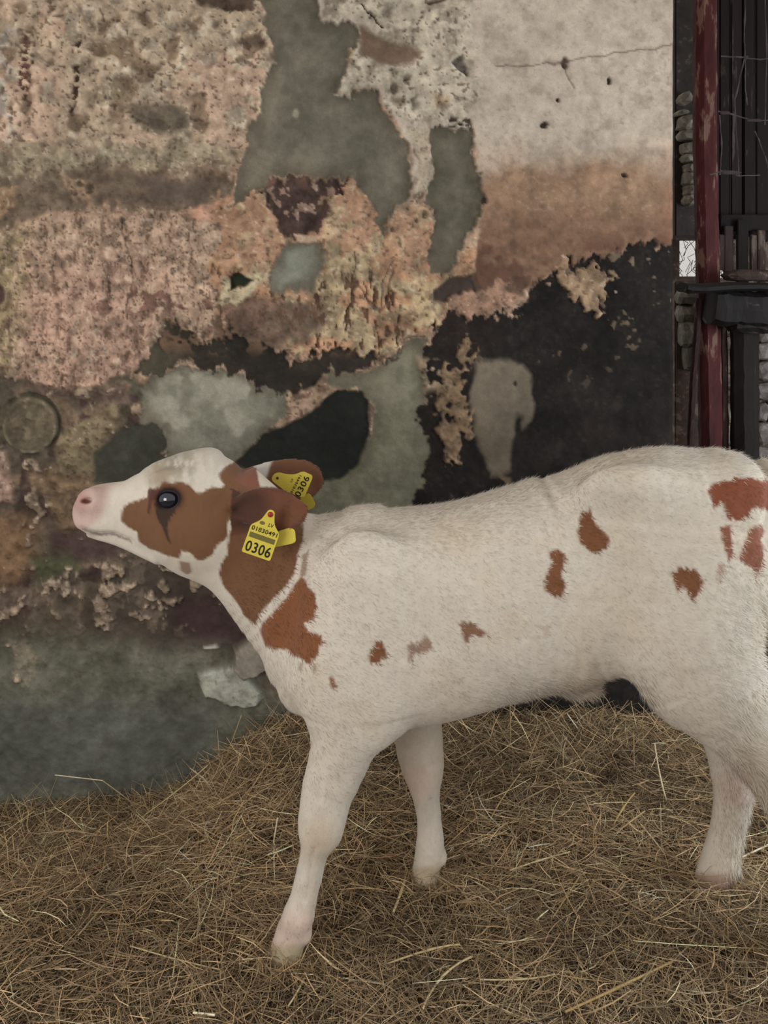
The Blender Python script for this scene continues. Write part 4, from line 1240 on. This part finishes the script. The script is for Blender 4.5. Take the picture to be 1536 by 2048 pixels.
def coat_color(W, ragged=1.0):
    x0, y0 = proj(W)
    hx = 9 * fbm(x0 * 1.5, y0 * 0.8, 12, 2, 81)
    body = np.clip((x0 - 560) / 80, 0.25, 1)
    x = x0 + hx * body * ragged + 10 * body * fbm(x0, y0, 40, 2, 82)
    y = y0 + (14 * fbm(x0 * 3.2, y0 * 0.5, 14, 2, 83) * ragged + 10 * fbm(x0, y0, 40, 2, 84)) * body
    n1, n2 = fbm(x0, y0, 90, 3, 85), fbm(x0 * 2, y0, 16, 2, 86)
    C = np.tile(lin((214, 203, 186)), (len(x0), 1))

    def lay(m, rgb):
        nonlocal C
        m = np.clip(m, 0, 1)[:, None]
        C = C * (1 - m) + lin(rgb)[None] * m
    # cream, dirt and pink skin
    lay(sstep(0.0, 0.25, n1) * 0.5, (206, 190, 166))
    lay(sstep(70, 5, np.hypot((x0 - 350) * 0.7, y0 - 928)) * 0.9 * sstep(-0.25, 0.1, n2), (156, 146, 124))
    lay(sstep(40, 5, np.hypot((x0 - 320), y0 - 952)) * 0.8, (158, 140, 116))
    lay(sstep(60, 10, np.hypot(x0 - 640, (y0 - 1680) * 0.8)) * 0.5, (196, 172, 140))
    lay(sstep(1790, 1850, y0) * sstep(700, 660, x0) * 0.55, (206, 172, 156))
    lay(sstep(1880, 1900, y0 + 4 * n2) * sstep(700, 660, x0), (176, 160, 132))
    lay(sstep(1725, 1742, y0) * (x0 > 760) * sstep(960, 940, x0), (186, 168, 140))
    lay(sstep(1738, 1760, y0) * (x0 > 1300) * (W[:, 1] > 1.4), (168, 140, 122))
    lay(sstep(60, 10, np.hypot(x0 - 830, (y0 - 1560))) * 0.5, (212, 178, 164))
    lay(sstep(60, 10, np.hypot(x0 - 1470, (y0 - 1570))) * 0.5, (204, 172, 156))
    b1 = (118, 83, 57)
    lay(sstep(-2, 2, poly_sd(x, y, BROWN_HEAD)), b1)
    lay(sstep(-2, 2, poly_sd(x, y, BROWN_NECK)), b1)
    lay(sstep(-2, 2, poly_sd(x, y, BROWN_CHIN)) * 0.85, (134, 100, 76))
    lay(sstep(-2.5, 2.5, poly_sd(x, y, BROWN_SHO)), (132, 84, 54))
    far_ear = (W[:, 1] > 1.452) & (x0 > 488) & (x0 < 660) & (y0 < 1020)
    lay(far_ear * 1.0, (116, 78, 56))
    lay(far_ear * sstep(536, 528, x + 0.35 * (y - 955)) * (x0 > 508), (204, 194, 184))
    lay(sstep(-3, 2, poly_sd(x0, y0, [(486, 928), (512, 936), (520, 980), (505, 985), (470, 960)])), (130, 84, 66))
    ear = (W[:, 1] < 1.352) & (x0 > 462) & (x0 < 620) & (y0 > 968) & (y0 < 1070)
    lay(ear * 1.0, (112, 72, 52))
    lay(ear * sstep(85, 40, np.hypot(x0 - 478, (y0 - 1012) * 1.3)) * 0.8, (70, 47, 38))  # shading inside the ear cup painted into the coat
    lay(ear * sstep(990, 975, y0 - (x0 - 530) * 0.12) * 0.6, (84, 48, 40))
    for pts, a in SPOTS:
        red = pts[0][0] > 1400
        lay(sstep(-2.5, 2.5, poly_sd(x, y, pts)) * a, (134, 76, 52) if red else (126, 82, 54))
    # stripes of white through the lower rump patches
    # muzzle
    nz = sstep(-14, 14, 214 - 0.32 * (y0 - 1000) - x0 + 6 * n2 - 30 * sstep(1030, 1070, y0))
    lay(nz * 0.85, (200, 168, 156))
    lay(sstep(24, 6, np.hypot((x0 - 160) * 0.9, (y0 - 1000) * 0.6)) * 0.8, (180, 138, 128))
    lay(sstep(9, 4, np.hypot((x0 - 172) * 0.6, (y0 - 1003) * 1.4)), (104, 60, 52))
    lay(sstep(4.5, 1.5, line_d(x0, y0, [(166, 1058), (182, 1064), (202, 1069), (226, 1067), (244, 1075), (262, 1082)])) * 0.75, (112, 92, 86))
    # around the eye and the tear stain
    d = np.hypot((x0 - 338) * 0.85, y0 - 996)
    eyeside = (W[:, 1] < 1.40) * 1.0
    lay(sstep(34, 22, d) * eyeside * 0.75, (92, 58, 44))
    lay(sstep(25, 19, d) * eyeside, (44, 32, 28))
    lay(sstep(-1.5, 1.5, poly_sd(x0, y0, [(308, 1008), (322, 1004), (352, 1008), (350, 1024), (340, 1036), (334, 1056), (341, 1087), (336, 1084), (326, 1058), (314, 1036)])) * eyeside * 0.92, (58, 46, 37))
    lay(sstep(-1.5, 1.5, poly_sd(x0, y0, [(296, 978), (314, 980), (316, 992), (304, 1004), (299, 1030), (294, 1028), (297, 1000)])) * eyeside * 0.85, (82, 46, 42))
    C = C * (1 + 0.10 * n1 + 0.12 * n2)[:, None]
    return np.clip(C * COAT_GAIN, 0.004, 0.86)


COAT_GAIN = 0.92
calf = empty('calf', (0.0, YC, 0.0))
tag(calf, 'white calf with red brown patches and yellow ear tags standing in hay', 'calf')
me = raw_mesh('body', V, Q, 4)
set_color(me, coat_color(V))
M_skin = material('calf_coat', 0.85, attr='Col', spec=0.15, noise=(300, 0.05, (1, 1, 1)), sheen=0.15)
child('body', me, M_skin, calf)

# short coat: fine tapering hairs rooted on the skin
def coat(nh):
    fa = np.linalg.norm(np.cross(V[Q[:, 2]] - V[Q[:, 0]], V[Q[:, 3]] - V[Q[:, 1]]), axis=1)
    wgt = fa / fa.sum()
    q = Q[rng.choice(len(Q), nh, p=wgt)]
    a, b = rng.random((nh, 1)), rng.random((nh, 1))
    p = (V[q[:, 0]] * (1 - a) + V[q[:, 1]] * a) * (1 - b) + (V[q[:, 3]] * (1 - a) + V[q[:, 2]] * a) * b
    n = NRM[q].mean(1)
    n /= np.linalg.norm(n, axis=1)[:, None]
    x0, y0 = proj(p)
    head = sstep(560, 480, x0 + (y0 - 1050) * 0.6)
    leg = sstep(0.36, 0.22, p[:, 2])
    flow = np.stack([0.8 - 0.5 * leg + 0.2 * head, 0 * x0, -0.55 - 1.2 * leg * 1.0 + 0.4 * head], -1)
    flow += np.stack([0.9 * fbm(x0, y0, 50, 2, 91) + 0.25 * rng.standard_normal(nh), 0.2 * rng.standard_normal(nh), 0.9 * fbm(x0, y0, 50, 2, 92) + 0.25 * rng.standard_normal(nh)], -1)
    t = flow - n * (flow * n).sum(1)[:, None]
    t /= np.maximum(np.linalg.norm(t, axis=1), 1e-6)[:, None]
    ear = ((x0 > 462) & (x0 < 650) & (y0 > 915) & (y0 < 1070))
    fluffy = np.maximum(sstep(1400, 1500, x0) * sstep(1050, 1250, y0), sstep(1330, 1400, y0) * sstep(900, 1150, x0) * sstep(1330, 1280, x0))
    crest = sstep(0.5, 0.9, n[:, 2]) * (x0 > 620)
    Lh = (0.0095 * (1 - head) + 0.0045 * head) * (1 - 0.35 * leg) * (1 - 0.3 * ear) + 0.010 * fluffy + 0.004 * crest
    Lh = Lh * rng.uniform(0.6, 1.3, nh)
    muzzle = (x0 < 215)
    eye = np.hypot(x0 - 337, y0 - 998) < 21
    Lh = np.where(muzzle, Lh * 0.35, Lh)
    lift = (0.16 + 0.20 * fluffy + 0.15 * crest * rng.random(nh)) * rng.uniform(0.4, 1.6, nh)
    d = t * np.cos(lift)[:, None] + n * np.sin(lift)[:, None]
    s = np.cross(n, t)
    wd = rng.uniform(0.0004, 0.0008, nh)[:, None] * (1 - 0.4 * head[:, None])
    base = p - n * 0.0008
    k = ~eye
    A, B_, T = (base - s * wd)[k], (base + s * wd)[k], (base + d * Lh[:, None])[k]
    m = len(A)
    W = np.stack([B_, A, T], 1).reshape(-1, 3)
    me = raw_mesh('coat', W, np.arange(3 * m).reshape(m, 3), 3)
    c = coat_color(p[k], 1.6) * (1 + 0.10 * rng.standard_normal(m))[:, None]
    set_color(me, np.repeat(np.clip(c, 0.004, 0.9), 3, 0))
    nn = np.repeat(n[k], 3, 0)
    me.normals_split_custom_set_from_vertices([tuple(v) for v in nn])
    o = child('coat', me, M_skin, calf)
    o['kind'] = 'stuff'


coat(170000)

# eyes
def sphere_mesh(name, c, r, seg=28, rings=18, scale=(1, 1, 1)):
    import bmesh
    bm = bmesh.new()
    bmesh.ops.create_uvsphere(bm, u_segments=seg, v_segments=rings, radius=r)
    for v in bm.verts:
        v.co = Vector(c) + Vector([v.co[i] * scale[i] for i in range(3)])
    for f in bm.faces:
        f.smooth = True
    me = bpy.data.meshes.new(name)
    bm.to_mesh(me)
    bm.free()
    return me


M_eye = material('wet_eye', 0.04, lin((26, 28, 40)), spec=1.0)
for c, sgn in ((EYE, -1), (Vector(ec2), 1)):
    child('eyeball', sphere_mesh('eyeball', c + Vector((0, sgn * -0.0030, 0)), 0.0168, scale=(1.05, 1, 0.9)), M_eye, calf)

# ear tags
M_tag = material('yellow_tag_plastic', 0.28, lin((212, 192, 78)), spec=0.5, noise=(40, 0.05, (1, 1, 1)))
M_print = material('black_tag_print', 0.5, lin((34, 30, 22)))
M_bar = material('barcode_print', 0.5, lin((112, 102, 52)), noise=(900, 0.5, (1, 0.02, 1)))
M_pin = material('red_tag_pin', 0.4, lin((150, 40, 36)))


def slab(outline, frame, th):
    """outline in tag millimetres, put through frame(u, v, depth)"""
    n = len(outline)
    V = [frame(u, v, 0) for u, v in outline] + [frame(u, v, th) for u, v in outline]
    f = [tuple(range(n))[::-1], tuple(range(n, 2 * n))] + [(i, (i + 1) % n, n + (i + 1) % n, n + i) for i in range(n)]
    me = bpy.data.meshes.new('ear_tag')
    me.from_pydata([tuple(v) for v in V], [], f)
    me.update()
    return me


def rounded(pts, rad, k=4):
    """outline with its corners rounded"""
    out = []
    n = len(pts)
    for i in range(n):
        p, q, s = (np.array(pts[j % n], float) for j in (i - 1, i, i + 1))
        a, b = p - q, s - q
        la, lb = np.linalg.norm(a), np.linalg.norm(b)
        r = min(rad[i] if isinstance(rad, (list, tuple)) else rad, la * 0.48, lb * 0.48)
        A, B = q + a / la * r, q + b / lb * r
        for j in range(k + 1):
            t = j / k
            out.append(tuple(A * (1 - t) ** 2 + q * 2 * t * (1 - t) + B * t * t))
    return out


def text_mesh(body, size):
    cu = bpy.data.curves.new('print', 'FONT')
    cu.body = body
    cu.size = size
    cu.align_x = 'CENTER'
    cu.extrude = 0
    cu.offset = 0.012
    cu.space_character = 1.1
    ob = bpy.data.objects.new('print', cu)
    col.objects.link(ob)
    dg = bpy.context.evaluated_depsgraph_get()
    dg.update()
    me = bpy.data.meshes.new_from_object(ob.evaluated_get(dg))
    bpy.data.objects.remove(ob)
    return me


def tag_frame(o, ux, uy, out):
    o, ux, uy, out = (Vector(v) for v in (o, ux, uy, out))
    return lambda u, v, dd: o + ux * u + uy * v + out * dd


def quad_frame(tl, tr, bl, Y, tilt):
    """tag coordinates: u 0..1 left to right, v 0..1 top to bottom, corners given in the picture"""
    a, b, c = pt(*tl, Y), pt(*tr, Y + tilt), pt(*bl, Y)
    ux, uy = (b - a), (c - a)
    out = uy.cross(ux).normalized()
    if out.y > 0:
        out = -out
    return lambda u, v, dd: a + ux * u + uy * v + out * dd


def put_text(body, fr, u, v, w, h, parent, bold=True):
    """letters centred on (u, v) and scaled to w x h of the tag"""
    me = text_mesh(body, 1.0)
    co = np.array([tuple(x.co) for x in me.vertices])
    lo, hi = co.min(0), co.max(0)
    for vx, c in zip(me.vertices, co):
        a = (c[0] - (lo[0] + hi[0]) / 2) / (hi[0] - lo[0]) * w
        b = (c[1] - (lo[1] + hi[1]) / 2) / (hi[1] - lo[1]) * h
        vx.co = fr(u + a, v - b, 0.0022)
    child('print', me, M_print, parent)


def make_tag(fr, parent, text, lab):
    SH = [(0.40, -0.62), (0.60, -0.62), (0.66, -0.42), (0.74, -0.18), (1.0, 0.06), (1.0, 1.0), (0.0, 1.0), (0.0, 0.06), (0.26, -0.18), (0.34, -0.42)]
    me = slab(rounded(SH, [.12, .12, .1, .12, .09, .07, .07, .09, .12, .1]), fr, 0.0016)
    t = child('ear_tag', me, M_tag, parent)
    t['label'] = lab
    for body, u, v, w_, h_ in text:
        if body == '|':
            child('barcode', slab([(u - w_ / 2, v - h_ / 2), (u + w_ / 2, v - h_ / 2), (u + w_ / 2, v + h_ / 2), (u - w_ / 2, v + h_ / 2)], lambda a, b, d: fr(a, b, 0.0017 + d * 0.3), 0.0008), M_bar, t).location = (0, 0, 0)
        elif body == 'o':
            ring = [(u + w_ * math.cos(k * math.pi / 8), v + h_ * math.sin(k * math.pi / 8)) for k in range(16)]
            child('print', slab(ring, lambda a, b, d: fr(a, b, 0.0018 + d * 0.3), 0.0006), M_bar, t).location = (0, 0, 0)
        else:
            put_text(body, fr, u, v, w_, h_, t)
    for ch in t.children:
        ch.location = (0, 0, 0)
    pin = sphere_mesh('pin', fr(0.5, -0.47, 0.002), 0.0042, 14, 10, (1, 0.5, 1))
    c = child('pin', pin, M_pin if text[0][0] != 'x' else M_print, t)
    c.location = (0, 0, 0)
    return t


# near ear: front plate and back plate
fr = quad_frame((503, 1045), (560, 1065), (483, 1102), 1.279, 0.004)
make_tag(fr, calf, [('0306', 0.5, 0.74, 0.86, 0.36), ('|', 0.5, 0.36, 0.88, 0.17), ('01830491', 0.5, 0.12, 0.88, 0.15), ('LV', 0.64, -0.13, 0.16, 0.12), ('o', 0.34, -0.12, 0.09, 0.06)], 'yellow ear tag printed 0306 hanging from the near ear')
fb = lambda Y: (lambda q, d: pt(q[0], q[1], Y) + Vector((0, -d, 0)))
g = fb(1.304)
o = child('ear_tag', slab(rounded([(545, 1066), (582, 1054), (590, 1060), (592, 1082), (586, 1086), (540, 1096)], 5), lambda u, v, d: g((u, v), d), 0.002), M_tag, calf)
o['label'] = 'yellow back plate of the near ear\'s tag'
# far ear: its plate is turned on its side, the pin to the left
fr = quad_frame((573, 990), (597, 941), (609, 1000), 1.476, 0.006)
fr2 = quad_frame((572, 983), (592, 944), (604, 993), 1.470, 0.004)
SHF = rounded([(543, 958), (547, 948), (558, 944), (570, 948), (590, 949), (606, 942), (624, 950), (625, 956), (609, 994), (602, 994), (572, 982), (548, 964)], [5, 5, 6, 8, 8, 6, 4, 3, 4, 3, 6, 6])
g = fb(1.470)
t = child('ear_tag', slab(SHF, lambda u, v, d: g((u, v), d), 0.002), M_tag, calf)
t['label'] = 'yellow ear tag on the far ear, its figures turned on their side'
def put_at(body, cx, cy, ang, w_, h_):
    me = text_mesh(body, 1.0)
    co = np.array([tuple(x.co) for x in me.vertices])
    lo, hi = co.min(0), co.max(0)
    ca, sa = math.cos(ang), math.sin(ang)
    for vx, c in zip(me.vertices, co):
        a = (c[0] - (lo[0] + hi[0]) / 2) / (hi[0] - lo[0]) * w_
        b = -(c[1] - (lo[1] + hi[1]) / 2) / (hi[1] - lo[1]) * h_
        vx.co = g((cx + a * ca - b * sa, cy + a * sa + b * ca), 0.0026)
    child('print', me, M_print, t).location = (0, 0, 0)


A_ = math.radians(-62)
put_at('0306', 604.5, 972, A_, 44, 12)
put_at('01830491', 592, 968, A_, 40, 5)
put_at('LV', 584, 960, A_, 7, 4)
child('pin', sphere_mesh('pin', pt(555, 956, 1.4685), 0.0024, 12, 8), material('pin_hole', 0.6, lin((60, 34, 20))), t).location = (0, 0, 0)
g2 = fb(1.500)
o = child('ear_tag', slab(rounded([(600, 996), (616, 986), (622, 990), (631, 1008), (628, 1014), (610, 1024), (604, 1010)], 4), lambda u, v, d: g2((u, v), d), 0.002), M_tag, calf)
o['label'] = 'yellow back plate of the far ear\'s tag'
